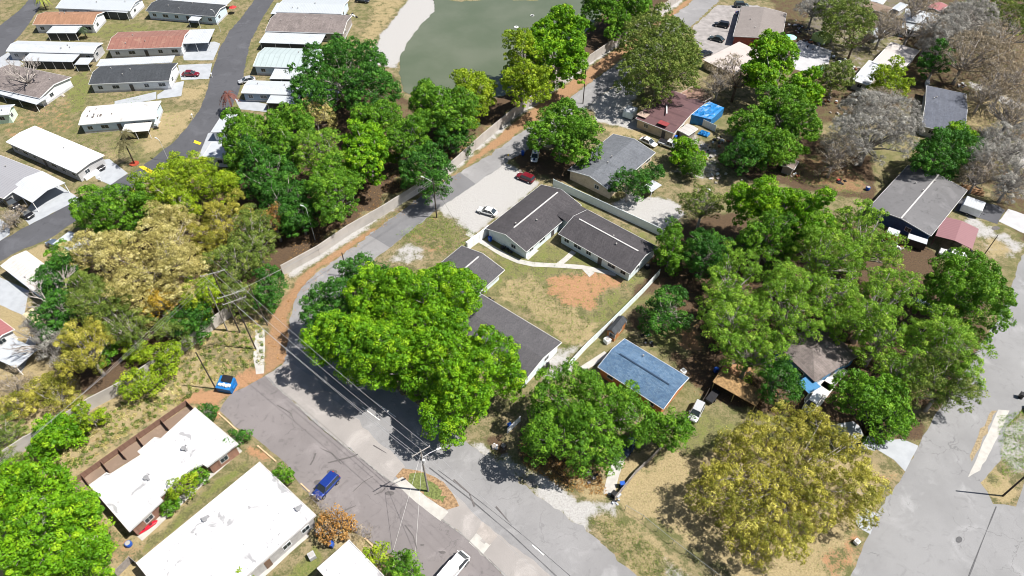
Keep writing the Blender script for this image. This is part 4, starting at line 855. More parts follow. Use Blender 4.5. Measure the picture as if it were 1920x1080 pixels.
for (s, t, wd) in ((-1.2, -1.6, 'lower left'), (.1, 0, 'middle'), (1.2, 1.6, 'upper right')):
    wire(wd + ' overhead power line of three over the shaded street', (p1.x + u.x * s, p1.y + u.y * s, 10), (p2.x + u.x * t, p2.y + u.y * t, 12.8), 1.2, .026)
    wire(wd + ' power line from the island pole to the bottom edge', (p1.x + u.x * s, p1.y + u.y * s, 10), (e.x + u.x * s, e.y + u.y * s, 10), .5, .014)
    wire(wd + ' power line along the lower wall', (p2.x + u.x * t, p2.y + u.y * t, 12.6), (a.x + t * .3, a.y + t, 11), 1.0, .014)
    wire(wd + ' power line from the cluster to the grass patch pole', (p3.x + u.x * t * .5, p3.y + u.y * t * .5, 11.8), (q8.x, q8.y, 8 + t * .3), 1.0, .014)
wire('lower thick cable between island pole and cluster', (p1.x, p1.y, 8.2), (p3.x, p3.y, 9.5), 1.0, .03)
wire('guy wire from island pole down to the lot, left one', (p1.x, p1.y, 9.2), G(737, 1035) + Vector((0, 0, .1)), 0, .02, M_plain('pale guy wire', (.75, .74, .72)), 'guy wires')
wire('guy wire from island pole down to the lot, right one', (p1.x + .2, p1.y, 9.0), G(779, 1040) + Vector((0, 0, .1)), 0, .02, M_plain('pale guy wire', (.75, .74, .72)), 'guy wires')
wire('guy wire beside the lone grass patch pole', (G(819, 408).x, G(819, 408).y, 7.5), G(872, 447), 0, .025, M_plain('dark guy', (.15, .13, .12)), 'guy wires')
# ------------------------------------------------------------------ small things
def bin_(label, p, c, h=1.0, name='wheelie_bin', rz=0):
    q = G(*p); root = thing(name, label, 'bin', (q.x, q.y, .06), rz, 'wheeled bins'); m = MB(); m.box((0, 0, h / 2 + .04), (.55, .65, h), 0, 1.12); m.build('body', c, root, bevel=.04)
    m = MB(); m.box((0, .02, h + .09), (.68, .8, .08)); m.build('lid', c, root, bevel=.02); m = MB(); m.tube([(-.3, .35, .12), (.3, .35, .12)], .11, 8); m.build('wheel', tyre_m, root)
bl = M_plain('blue plastic', (.02, .09, .42), .4); bk = M_plain('black plastic', (.02, .02, .022), .4); gn = M_plain('green plastic', (.03, .25, .12), .5)
for a in (('blue bin at the street edge left of the striped sports car', (980, 291), bl), ('blue bin against the pale blue gable wall', (919, 452), bl), ('blue bin beside the dark fence above the barn', (1341, 698), bl),
          ('blue bin with open lid beside the low wooden fence', (1166, 912), bl), ('black bin at the low wooden fence end by the street', (1150, 930), bk), ('black bin on the right edge by the sidewalk', (1912, 745), bk),
          ('blue bin in the yard beside the largest white roof', (623, 1024), bl), ('blue bin at the lower oak by the gravel', (956, 803), bl), ('grey bin at the white gable end', (1027, 690), bk), ('blue bin by the derelict house corner', (1266, 262), bl)): bin_(*a, rz=random.uniform(0, 3))
q = G(428, 727); root = thing('dumpster', 'blue dumpster with dark lid, lid half open over white bags, on orange soil', 'dumpster', (q.x, q.y, .03), R(-12)); root.scale = (1.2,) * 3; db = M_plain('dumpster blue', (.015, .17, .48), .5, .1, .3)
m = MB(); m.v += [(-1.1, -.9, 0), (1.1, -.9, 0), (1.1, .8, 0), (-1.1, .8, 0), (-1.15, -1.05, 1.1), (1.15, -1.05, 1.1), (1.15, .9, 1.55), (-1.15, .9, 1.55)]; m.f += [(3, 2, 1, 0), (0, 1, 5, 4), (1, 2, 6, 5), (2, 3, 7, 6), (3, 0, 4, 7), (4, 5, 6, 7)]; m.build('container', db, root)
m = MB(); m.v += [(-.75, .0, 1.4), (.9, .0, 1.4), (.9, .95, 1.75), (-.75, .95, 1.75), (-.75, 0, 1.46), (.9, 0, 1.46), (.9, .95, 1.81), (-.75, .95, 1.81)]; m.f += [(3, 2, 1, 0), (4, 5, 6, 7), (0, 1, 5, 4), (1, 2, 6, 5), (2, 3, 7, 6), (3, 0, 4, 7)]; m.build('lid', dark_metal, root)
m = MB(); [m.box((x, -.5 + .1 * (i % 2), 1.3), (.5, .45, .35), i) for i, x in enumerate((-.6, -.1, .4, .75))]; m.build('rubbish_bag', M_plain('white bag', (.75, .73, .7)), root, bevel=.08)
m = MB(); m.box((-1.22, 0, .7), (.16, .9, .14)); m.box((1.22, 0, .7), (.16, .9, .14)); m.build('lift_pocket', db, root)
def acunit(label, p, c=dark_metal, s=1.0):
    q = G(*p); root = thing('air_conditioner', label, 'air conditioner', (q.x, q.y, .03), R(35), 'outdoor air conditioners'); m = MB(); m.box((0, 0, .45 * s), (.9 * s, .9 * s, .85 * s)); m.build('housing', c, root, bevel=.04)
    m = MB(); m.cyl((0, 0, .88 * s), .34 * s, .05, 14); m.build('fan_grille', M_plain('vent grey', (.35, .34, .33)), root)
acunit('black air conditioner between the largest white roof and dead bush', (600, 1001), s=1.2); acunit('white air conditioner beside the blue roof top right corner', (1280, 700), white_paint)
acunit('white box unit beside the black garden shed', (1138, 642), white_paint, 1.2); acunit('grey utility box on the lawn edge below the olive tree', (1605, 1018), white_paint, .8); acunit('small dark box by the wall foot of the vinyl fence gable', (1213, 503))
acunit('grey grill in the yard beside the bottom white roof', (586, 1045), M_plain('grill grey', (.4, .4, .42)), 1.1)
q = G(277, 990); root = thing('kayak', 'bright red kayak lying along the brick wall', 'kayak', (q.x, q.y, .05), R(42)); m = MB(); loft(m, [(-1.6, .08, .15, .3), (-1.2, .32, .02, .38), (0, .42, 0, .42), (1.2, .32, .02, .38), (1.6, .08, .15, .3)], 10, 2.5); m.build('hull', M_plain('red plastic', (.55, .01, .03), .3), root, smooth=True)
m = MB(); m.cyl((-.5, 0, .38), .27, .06, 10); m.cyl((.6, 0, .38), .27, .06, 10); m.build('seat_well', M_plain('dark red', (.12, .01, .02)), root)
def barrel(label, p, c, r=.35, h=.8, name='barrel', cat='barrel'):
    q = G(*p); root = thing(name, label, cat, (q.x, q.y, .03)); m = MB(); m.tube([(0, 0, 0), (0, 0, h * .3), (0, 0, h * .7), (0, 0, h)], [r * .9, r, r, r * .9], 12); m.build('body', c, root); m = MB(); m.cyl((0, 0, h - .02), r * .75, .06, 12); m.build('rim', M_plain('vent grey', (.35, .34, .33)), root)
barrel('blue bucket on bare soil left of the brick building corner', (243, 1022), bl, .5, .7); barrel('blue barrel in the bare yard left of the streaked grey roof', (1626, 356), bl, .5, .8); barrel('green bucket among the bushes left of the brick building', (165, 995), gn, .25, .4)
def tarp(label, pts, hts, c, name='tarpaulin', cat='tarpaulin', sub=7):
    P = [G(x, y, h) for (x, y), h in zip(pts, hts)]; o = P[0].copy(); o.z = 0; m = MB(); r_ = random.Random(3)
    g = [[P[0].lerp(P[1], i / sub).lerp(P[3].lerp(P[2], i / sub), j / sub) - o + Vector((0, 0, r_.uniform(-.35, .35) * (0 < i < sub) * (0 < j < sub))) for j in range(sub + 1)] for i in range(sub + 1)]
    for t in (0, -.05):
        for i in range(sub):
            for j in range(sub):
                q_ = [g[i][j], g[i+1][j], g[i+1][j+1], g[i][j+1]]; m.poly([v + Vector((0, 0, t)) for v in (q_ if t == 0 else q_[::-1])])
    for i in range(sub):                          # skirts down towards the ground
        for a, b in ((g[i][0], g[i+1][0]), (g[i+1][sub], g[i][sub]), (g[0][i+1], g[0][i]), (g[sub][i], g[sub][i+1])): m.poly([(a.x, a.y, .1), (b.x, b.y, .1), b, a])
    tag(m.build(name, c, None, o, smooth=False), label, cat)
bt_ = M_plain('blue tarpaulin', (.02, .20, .52), .4, 0, .5, 1.5)
tarp('large crumpled blue tarpaulin over the derelict roof end', [(1292, 214), (1334, 224), (1358, 202), (1330, 190)], (2.8, 2.2, 2.6, 4), bt_)
tarp('small bright blue tarpaulin on the ground below the tin fence', [(1308, 250), (1326, 256), (1332, 249), (1316, 243)], (.4, .4, .6, .5), bt_)
tarp('yellow green canopy cloth among the junk at the top right', [(1524, 62), (1546, 72), (1562, 66), (1545, 56)], (2.2, 2.2, 2.4, 2.4), M_plain('lime cloth', (.42, .55, .2)), 'canopy', 'canopy')
q = G(1478, 82); root = thing('parasol', 'pale turquoise parasol beside the beige grey roof', 'parasol', (q.x, q.y, 0)); m = MB(); m.tube([(0, 0, 0), (0, 0, 2.5)], .04, 6); m.build('pole', galv, root); m = MB(); m.tube([(0, 0, 2.1), (0, 0, 2.7)], [1.9, .05], 8); m.build('canopy', M_plain('turquoise cloth', (.35, .68, .62)), root)
q = G(1541, 129); root = thing('paddling_pool', 'small green paddling pool by the white pad', 'pool', (q.x, q.y, .06)); m = MB(); m.cyl((0, 0, 0), 1.1, .35, 16); m.build('basin', gn, root); m = MB(); m.cyl((0, 0, .34), .95, .02, 16); m.build('rim', M_plain('pale green', (.3, .6, .45)), root)
def pile(label, p, n, rad, cols, name='junk_pile', cat='junk', hmax=.5):
    q = G(*p); root = thing(name, label, cat, (q.x, q.y, .03))
    for i in range(n):
        m = MB(); x, y = random.gauss(0, rad), random.gauss(0, rad); a, b, c = [random.uniform(.25, .9) for _ in range(3)]; m.box((x, y, c * hmax / 2 + .02), (a, b, c * hmax), random.uniform(0, 3), random.uniform(.7, 1)); m.build(random.choice(['crate', 'board', 'box']), random.choice(cols), root, bevel=.02)
cs = [white_paint, dark_metal, grey_wood, M_plain('rusty', (.25, .1, .05)), M_plain('dull blue grey', (.42, .45, .5))]
pile('dark heap with a red crate in the bare yard', (1575, 340), 9, .8, [dark_metal, dark_metal, M_plain('red side', (.4, .04, .03)), white_paint]); pile('pale junk on the bare soil below the small brown shed', (1487, 328), 8, .6, cs)
pile('white and grey clutter beside the beige grey roof', (1500, 55), 22, 1.8, cs); pile('clutter row along the white pad edge', (1525, 82), 16, 1.5, cs); pile('pale junk below the bushes right of the white pickup', (1325, 283), 16, 1.6, cs)
pile('broken pallets on the brown verge by the lower oak', (934, 838), 4, .4, [grey_wood, white_paint]); pile('tyre and bench heap in the yard by the pale path', (1110, 895), 5, .5, [grey_wood, dark_metal]); pile('black garden clutter along the pale blue gable wall', (945, 466), 8, .7, [dark_metal, dark_metal, white_paint])
pile('black seats outside the small square block', (918, 562), 7, .7, [dark_metal, white_paint]); pile('junk on the shaded lawn behind the blue roof', (1205, 640), 7, .9, [dark_metal, white_paint, dark_metal]); pile('clutter at the low fence end', (1155, 936), 7, .5, [dark_metal, M_plain('dull blue grey', (.42, .45, .5))])
pile('dark clutter along the open white home by the sand bank', (660, 30), 9, 1.0, [dark_metal, white_paint]); pile('stone heap before the slanting mobile home', (105, 178), 9, 1.0, [M_plain('stone', (.5, .45, .4)), concrete]); pile('blue and grey junk in the trees by the pale car', (1600, 128), 12, 1.2, cs); pile('white junk below the two pane shed', (1575, 115), 14, 1.2, [white_paint, white_paint, dark_metal]); pile('jumble of crates under the grey trees at the top', (1560, 30), 18, 2.2, cs); pile('scattered scrap between the cream roof and the stepped roof', (1680, 62), 14, 2.0, cs)
pile('scrap heap left of the silver grey tree', (1545, 190), 14, 1.8, cs); pile('white scrap in the trees below the blotchy roof', (1580, 215), 10, 1.4, [white_paint, grey_wood]); pile('pale boards in the bare yard behind the tan house', (1350, 335), 14, 2.2, [grey_wood, white_paint, M_plain('stone', (.5, .45, .4))])
pile('junk row beside the tin fence end', (1352, 262), 9, 1.1, cs); pile('odd crates by the dusty pink garage', (1828, 478), 7, .8, cs); pile('wood scraps in front of the navy wall', (1690, 462), 9, .9, [grey_wood, M_plain('rusty', (.25, .1, .05)), white_paint])
pile('scrap by the slate blue roof', (1800, 160), 9, 1.0, cs)
q = G(1822, 358); root = thing('timber_stack', 'stack of long brown timbers behind the white trailer', 'timber stack', (q.x, q.y, 0), R(-24))
for i in range(9): m = MB(); m.box((random.uniform(-.3, .3), -1.2 + .3 * i, .15 + .15 * (i % 3)), (4.6, .2, .14), random.uniform(-.04, .04)); m.build('plank', M_plain('brown plank', (.30, .17, .09)), root)
q = G(1737, 160); root = thing('shed', 'narrow white chest box beside the slate blue roof', 'storage box', (q.x, q.y, 0), R(70)); m = MB(); m.box((0, 0, .5), (2.2, .8, 1)); m.build('body', white_paint, root, bevel=.03); m = MB(); m.box((0, 0, 1.04), (2.3, .9, .08)); m.build('lid', white_metal, root)
for i, (p, s) in enumerate((((968, 52), 'round white float on the pond'), ((998, 30), 'small white bird shaped float near the far pond water'))):
    q = G(*p); root = thing('float', s, 'float', (q.x, q.y, .05)); m = MB(); m.tube([(.55 * math.cos(k * .52), .55 * math.sin(k * .52), .15) for k in range(13)], .16 if i == 0 else .08, 6); m.build('ring', white_paint, root)
    m = MB(); m.cyl((0, 0, .02), .3, .15, 8); m.build('core', dark_metal, root)
for lb, p in (('yellow marker post at the street edge above the gravel car park', (953, 298)), ('white mailbox at the park road by the wide white home', (190, 340)), ('white mailbox near the upper park road bend', (398, 145)), ('white mailbox beside the marked white roof', (362, 222))):
    q = G(*p); root = thing('mailbox' if 'mail' in lb else 'marker_post', lb, 'mailbox' if 'mail' in lb else 'marker', (q.x, q.y, 0)); m = MB(); m.box((0, 0, .5), (.12, .12, 1)); m.build('post', white_paint, root); m = MB(); m.box((0, 0, 1.15), (.28, .5, .3)); m.build('box', yellow_m if 'yellow' in lb else white_paint, root, bevel=.04)
# ------------------------------------------------------------------ trees
KIND = {  # colours (a, b, highlight), puff radius, leaves per puff (r=1), leaf length, leaf width ratio, density
 'bright': ((.085, .25, .006), (.15, .34, .008), (.31, .50, .015), .8, 300, .30, .62, 1.0),
 'green':  ((.07, .20, .012), (.115, .27, .014), (.22, .40, .03), .8, 290, .29, .60, .95),
 'dark':   ((.030, .12, .014), (.05, .17, .016), (.11, .28, .028), .9, 270, .28, .60, .9),
 'lime':   ((.18, .30, .012), (.26, .38, .015), (.40, .48, .03), .85, 250, .28, .6, .9),
 'soft':   ((.13, .29, .022), (.20, .37, .03), (.36, .52, .06), .85, 300, .28, .45, .8),
 'olive':  ((.21, .23, .028), (.37, .34, .045), (.64, .58, .14), .8, 330, .34, .26, .9),
 'moss':   ((.10, .17, .025), (.16, .23, .035), (.30, .35, .08), .8, 250, .30, .38, .82),
 'tan':    ((.35, .32, .09), (.52, .45, .16), (.76, .69, .34), .7, 230, .28, .42, .9),
 'gold':   ((.42, .30, .03), (.52, .36, .04), (.70, .48, .08), .6, 150, .32, .5, .95),
 'rust':   ((.38, .19, .05), (.46, .26, .08), (.56, .34, .12), .6, 140, .32, .5, .9),
 'brush':  ((.26, .22, .15), (.34, .27, .18), (.46, .38, .27), .8, 100, .60, .09, .8),
 'grey':   ((.27, .26, .235), (.36, .345, .315), (.56, .54, .49), .8, 190, .62, .08, .95),
}
LM = {k: M_leaf('foliage ' + k, *v[:3], trans=.1 if k in ('grey', 'brush') else .2) for k, v in KIND.items()}
def unit(v): return v / np.maximum(np.linalg.norm(v, axis=-1, keepdims=True), 1e-6)
def leaves_mesh(name, C, rc, kv, parent, origin, mat, lsc=1.0, cen=None):
    """C clump centres (n,3), rc radii (n,)"""
    _, _, _, _, m, s, wr, dens = kv; n = len(C); m = int(m)
    d = unit(rng.normal(size=(n, m, 3))); d[..., 2] = np.abs(d[..., 2]) * 1.0 - .3; d = unit(d)
    rr = rc[:, None] * (.5 + .5 * rng.random((n, m)) ** .5) * (1 + .25 * np.sin(d[..., 0] * 5 + n) * np.sin(d[..., 1] * 5 + 1))
    P = C[:, None, :] + d * rr[..., None] * np.array([1, 1, .92])
    if wr < .2: ax = unit(d + .5 * rng.normal(size=d.shape))
    else: ax = unit(rng.normal(size=d.shape) + .25 * d)
    nr = unit(d * 1.0 + np.array([0, 0, .12]) + .42 * rng.normal(size=d.shape))
    ax = unit(ax - nr * (ax * nr).sum(-1, keepdims=True)); bx = np.cross(nr, ax)
    L = s * lsc * rng.uniform(.55, 1.25, (n, m, 1)) * .5; W = L * wr
    V = np.stack([P - ax * L, P + bx * W, P + ax * L, P - bx * W], 2).reshape(-1, 3) - np.array(origin)
    t = np.clip(rng.normal(.35, .26, (n, 1, 1)) + rng.normal(0, .16, (n, m, 1)), 0, 1); t = np.repeat(t, 4, 2).ravel()
    q = n * m; me = bpy.data.meshes.new(name); me.vertices.add(q * 4); me.vertices.foreach_set('co', V.astype('f').ravel())
    me.loops.add(q * 4); me.loops.foreach_set('vertex_index', np.arange(q * 4, dtype='i')); me.polygons.add(q); me.polygons.foreach_set('loop_start', np.arange(0, q * 4, 4, dtype='i')); me.update()
    a = me.attributes.new('tint', 'FLOAT', 'POINT'); a.data.foreach_set('value', t.astype('f'))
    global NL; NL += q
    return finish(name, me, mat, parent)
NL = 0
def ell(px, py, rx, ry, h, squash=.40):
    zc = h * .62; c = G(px, py, zc); s = scl(py, zc); Rx = rx / s
    ph = PITCH + math.atan((py - 540) / F); rz = h * squash; need = (ry / s) ** 2
    rz = min(rz, .8 * Rx + .8, .9 * math.sqrt(need) / math.cos(ph)); Ry = math.sqrt(max(need - (rz * math.cos(ph)) ** 2, (Rx * .45) ** 2)) / math.sin(ph); Ry = min(Ry, Rx * 1.7)
    return np.array(c), Rx, Ry, rz
def lobes(es, lobe):
    LC, LR = [], []
    for c, Rx, Ry, rz in es:
        lob = lobe and lobe * 1.2 or max(1.1, min(2.8, .34 * min(Rx, Ry)))
        for lay, dn, dz_ in ((0, 1.55, 0), (1, .9, -.95)):
            n = max(4, int(dn * Rx * Ry / lob ** 2)); r = np.sqrt((np.arange(n) + .5) / n); a = np.arange(n) * 2.39996 + rng.uniform(0, 6.28)
            kx, ky = max(.1, Rx - lob * .75), max(.1, Ry - lob * .75)
            if lay: r = r * .95 + .05
            z = np.sqrt(np.clip(1 - r ** 2 * .9, 0, 1)) * rz * .75 + rng.normal(0, min(1.6, rz * .34), n) + dz_ * lob
            p = np.stack([c[0] + np.cos(a) * r * kx, c[1] + np.sin(a) * r * ky, c[2] - rz * .15 + z], -1); p[:, :2] += rng.normal(0, lob * .2, (n, 2))
            LC.append(p); LR.append(lob * rng.uniform(.68, 1.15, n))
            if not lay:
                e = r > .7; q = p[e].copy(); q[:, 2] -= rz * rng.uniform(.4, .85, e.sum()); LC.append(q); LR.append(lob * rng.uniform(.6, 1, e.sum()))
    return np.concatenate(LC), np.concatenate(LR)
def puffs(LC, LR, kv):
    rc0, dens = kv[3], kv[7]; sq = np.array([1, 1, .85]); out = []
    for i in range(len(LC)):
        k = max(8, int(LR[i] ** 2 / rc0 ** 2 * 14)); d = unit(rng.normal(size=(k, 3))); d[:, 2] = np.where(d[:, 2] < -.35, -d[:, 2], d[:, 2])
        p = LC[i] + d * LR[i] * rng.uniform(.72, 1.02, (k, 1)) * sq
        near = (((LC - LC[i]) ** 2).sum(1) < (LR + LR[i]) ** 2) & (np.arange(len(LC)) != i)
        q = (((p[:, None] - LC[near][None]) / sq) ** 2).sum(-1) > (LR[near] * .82) ** 2
        out.append(p[q.all(1)])
    P = np.concatenate(out); P = P[rng.permutation(len(P))]; rad = rc0 * rng.uniform(.45, 1.1, len(P)); KP = np.zeros((len(P), 3)); KR = np.zeros(len(P)); n = 0
    for i in range(len(P)):                   # puffs keep their distance, so that dark gaps stay between them
        if n == 0 or ((((KP[:n] - P[i]) ** 2).sum(1)) > ((KR[:n] + rad[i]) * .6 / dens) ** 2).all(): KP[n] = P[i]; KR[n] = rad[i]; n += 1
    P, rad = KP[:n].copy(), KR[:n].copy(); P[:, 2] = np.maximum(P[:, 2], .35)
    return P, rad
def tree(label, kind, E, h, name='oak_tree', cat='tree', group=None, base=None, limb=pale_bark, tr=None, lsc=1.0, dens=None, twigs=0, lobe=None, crown='crown'):
    h *= 1.26; kv = list(KIND[kind]); kv[3] *= 1.1; kv[5] *= 1.12; E = [E] if not isinstance(E[0], (tuple, list)) else E
    if dens: kv[7] *= dens ** .5; kv[4] *= dens ** .5
    yb = E[0][1]; far_ = 1 if yb > 330 else 1.18 if yb > 180 else 1.4
    kv[5] *= far_ * lsc; kv[4] /= (far_ * lsc) ** 1.6
    es = [ell(*e, h) for e in E]; R0 = sum(e[1] for e in es)
    b = base and G(*base) or Vector((np.mean([e[0][0] for e in es]) + random.uniform(-.4, .4), np.mean([e[0][1] for e in es]) + random.uniform(-.4, .4), 0))
    root = thing(name, label, cat, (b.x, b.y, 0), 0, group); LC, LR = lobes(es, lobe)
    P, rc = puffs(LC, LR, kv)
    kv[4] *= np.mean(rc) ** 2; leaves_mesh(crown, P, rc, kv, root, (b.x, b.y, 0), LM[kind])
    if h > 2.2:
        m = MB(); tr = tr or max(.12, h * .028); fk = Vector((0, 0, h * .3)); m.tube([(0, 0, -.2), (0, 0, h * .12), fk], [tr * 1.4, tr, tr * .9], 8)
        sel = list(range(len(LC))); random.shuffle(sel)
        for i in sel[:30]:
            e = Vector(LC[i]) - Vector((b.x, b.y, 0)); e.z += LR[i] * .3; mid = fk.lerp(e, .5) + Vector((random.uniform(-.5, .5), random.uniform(-.5, .5), random.uniform(-.3, .8)))
            m.tube([fk, mid, e], [tr * .6, tr * .38, tr * .12], 5)
            for _ in range(3 + twigs):
                d_ = Vector(unit(rng.normal(size=3))); d_.z = abs(d_.z); s_ = mid.lerp(e, random.random()); m.tube([s_, s_ + d_ * LR[i] * .6, s_ + d_ * LR[i] * 1.0 + Vector((0, 0, .2))], [tr * .18, tr * .1, .02], 4)
        m.build('trunk', limb, root, smooth=True)
    return root
W = 'trees of the wood behind the long wall'; B = 'trees on the right hand lots'; P_ = 'trees by the pond'
def T(*a, **k): tree(*a, **k)
# great central trees
T('great bright green oak crown spreading over the road bend and the dark roofs', 'bright', [(650, 635, 72, 62), (745, 575, 95, 80), (845, 560, 62, 65), (790, 665, 110, 78), (885, 690, 88, 70), (850, 755, 78, 62), (720, 690, 80, 55), (930, 690, 52, 48)], 12.5, lobe=2.1, base=(800, 720))
T('dark green tree crowding the left side of the great bright oak', 'dark', [(618, 590, 50, 62), (690, 525, 52, 36)], 9.5)
T('leafy oak at the corner between the street and the blue roof', 'green', [(1055, 745, 78, 55), (1075, 820, 95, 58), (1145, 775, 58, 46), (1180, 790, 40, 36)], 10.5, lobe=2.0)
T('low dark green lobe of tree reaching over the fence right of the leafy oak', 'green', [(1245, 812, 60, 36), (1165, 745, 36, 24)], 7.0)
T('huge yellow olive tree alone on the corner lot at the lower right', 'olive', [(1420, 850, 80, 60), (1550, 880, 100, 84), (1460, 950, 120, 84), (1365, 930, 72, 70), (1595, 930, 58, 62), (1500, 805, 72, 42), (1440, 1020, 80, 34)], 6.6, dens=.8, lobe=1.7, twigs=2, lsc=1.1)
T('bright leafy round tree between the white driveway and the olive tree', 'green', [(1630, 745, 72, 50), (1655, 790, 52, 40)], 9, base=(1608, 838), limb=dark_metal, dens=.75, lsc=1.2)
# wood behind the wall
T('spreading dark oak with pale limbs between the mobile homes and the pond', 'dark', [(650, 130, 80, 42), (590, 165, 45, 52), (700, 180, 58, 50), (640, 105, 40, 25)], 12, 'oak_tree', group=W, dens=.75, twigs=4)
T('round mid green tree with a pale leaning trunk at the pond corner', 'green', [(812, 205, 52, 50), (855, 215, 45, 45)], 11, group=W)
T('yellow green tree right of the mid green one at the pond corner', 'lime', (890, 180, 42, 44), 9, group=W)
T('left one of the twin yellow green trees on the pond edge', 'lime', [(978, 105, 42, 40), (985, 160, 50, 42)], 12, group=P_)
T('right one of the twin trees on the pond edge, brighter and taller', 'bright', [(1050, 70, 50, 45), (1065, 120, 40, 38), (1010, 90, 30, 40)], 13, group=P_)
T('green tree cut by the top edge at the far pond shore', 'green', [(1150, 15, 60, 32), (1185, 2, 40, 30)], 11, group=P_)
T('broad dark olive green tree between the wall and the black cars', 'moss', [(1235, 85, 75, 62), (1215, 140, 62, 48), (1270, 130, 45, 50)], 13, lsc=1.1, group='big roadside trees')
T('round deep green tree on the street above the slate roofed house', 'green', [(1058, 230, 58, 42), (1078, 268, 52, 42), (1015, 255, 30, 30)], 10, group='big roadside trees')
for lb, k, e, h in (
 ('green tree at the left end of the wood beside small white roof', 'green', (465, 265, 55, 52), 10), ('mid green crown in the upper middle of the wood', 'green', [(545, 245, 50, 40), (530, 290, 45, 40)], 11),
 ('brownish thin crown at the top of the wood below the sprawling oak', 'tan', (592, 215, 36, 20), 7), ('green crown left of centre in the wood above the lamp post', 'dark', (500, 330, 52, 50), 10),
 ('soft green crown in the very middle of the wood', 'soft', (600, 290, 52, 48), 12), ('tall green crown reaching the wall above the lamp post', 'green', (628, 355, 46, 58), 11),
 ('green crown at the top right of the wood by the maroon litter', 'green', (705, 225, 50, 38), 11), ('bright green crown over the wall in the wood centre right', 'bright', (690, 290, 46, 62), 11),
 ('green crown next to the round pond corner tree', 'green', (760, 265, 42, 40), 10), ('dark small tree leaning over the wall onto the street', 'dark', [(795, 320, 52, 38), (815, 355, 28, 26)], 8),
 ('dark crown at the base of the wood behind the lamp post', 'dark', (540, 385, 50, 48), 8), ('small dark tree right of the orange tree near the lamp post', 'dark', (560, 405, 32, 36), 7),
 ('shrubby green crown over the wall near the pond corner', 'dark', (850, 262, 36, 26), 6)): T(lb, k, e, h, group=W, twigs=1)
W2 = 'trees of the lower wood'
for lb, k, e, h in (
 ('bright green tree bordering the park road', 'green', [(200, 400, 68, 34), (255, 388, 45, 30)], 9), ('yellow green crown at the top of the lower wood', 'lime', [(355, 335, 62, 34), (410, 350, 40, 38), (300, 360, 48, 36)], 10),
 ('lime crown touching the tan tree from above', 'lime', (335, 385, 42, 30), 9), ('large tan blossoming tree in the middle of the lower wood', 'tan', [(300, 470, 72, 52), (240, 490, 58, 58), (345, 520, 55, 55), (260, 550, 60, 50), (320, 420, 55, 30)], 11),
 ('tan tinted crown over the left part of the lower wood', 'tan', (180, 475, 42, 45), 9), ('olive brown crown right of the tan tree', 'olive', [(430, 415, 52, 42), (395, 450, 38, 38)], 9),
 ('dull olive tree beside the small orange tree', 'moss', (480, 450, 42, 58), 9), ('small bright orange brown tree by the lamp post', 'rust', (510, 412, 28, 22), 8),
 ('dark olive crown above the crossarm poles', 'moss', (440, 500, 50, 45), 9), ('dark green shrub tree between crossarm poles and the wall end', 'dark', (505, 540, 32, 40), 6),
 ('golden yellow small crown at the foot of the tan tree', 'gold', (300, 570, 34, 30), 8), ('yellow green crown left of the crossarm poles', 'lime', (385, 555, 36, 42), 8),
 ('dark green tree beside the rust stained roof', 'dark', [(110, 520, 36, 42), (105, 590, 32, 46)], 9), ('deep green tree by the dark parked car and carport', 'green', (130, 490, 36, 26), 7),
 ('olive pine like crown below the tan tree', 'moss', [(200, 580, 55, 50), (160, 550, 40, 40)], 10), ('yellowish needle tree with layered boughs over the lower wall', 'olive', (165, 655, 45, 55), 9),
 ('dark shaded crown behind the yellowish needle tree', 'moss', (240, 615, 45, 38), 8), ('dark undergrowth crown right of the golden tree', 'dark', (360, 600, 42, 34), 5), ('dull green crown low in the middle of the lower wood', 'moss', (330, 620, 40, 30), 5),
 ('shaded crown between the tan tree and the orange tree', 'moss', (450, 560, 40, 30), 6)): T(lb, k, e, h, group=W2, twigs=1)
SB = dict(name='shrub', cat='shrub', group='shrubs along the lower wall')
for lb, k, e, h in (
 ('round lime shrub nearest the wood on the lower wall', 'lime', (253, 655, 28, 26), 3.5), ('lime shrub against the wall right of the round one', 'lime', (312, 672, 32, 30), 3.5), ('largest round lime shrub in front of the wall gap', 'lime', (264, 722, 38, 30), 3.2),
 ('small green shrub behind the largest lime shrub', 'green', (200, 660, 22, 24), 3.5), ('olive yellow bush at the left edge of the dry slope', 'olive', (40, 760, 42, 26), 3), ('wide pale olive bush above the left wall gap', 'olive', [(95, 725, 45, 26), (125, 755, 32, 20)], 3.5),
 ('bright green shrub over the broken wall', 'bright', [(110, 810, 50, 32), (85, 840, 36, 22)], 3.5), ('yellow green shrub beside the bright one on the broken wall', 'lime', (165, 785, 34, 26), 3.5), ('dark shrub cut by the left edge below the olive bush', 'moss', (10, 815, 30, 34), 4),
 ('pale scrub bush above the broken wall', 'brush', (30, 720, 40, 26), 2.5), ('grey green bush low on the left edge', 'moss', (15, 865, 45, 20), 2.5)): T(lb, k, e, h, **SB)
T('big bright tree filling the bottom left corner, right crown with pale lichen limbs', 'bright', [(120, 980, 80, 62), (80, 1040, 85, 60), (170, 1045, 50, 45)], 9, group='bottom left trees', twigs=5, limb=pale_bark)
T('bright yellow green crown at the left edge above the bottom left corner', 'bright', [(60, 910, 72, 42), (25, 960, 60, 50), (105, 900, 35, 30)], 8.5, group='bottom left trees')
T('pale grey lichen covered crown among the bottom left trees', 'grey', [(75, 975, 26, 42), (60, 1020, 24, 26)], 10.3, name='bare_tree', dens=.5)
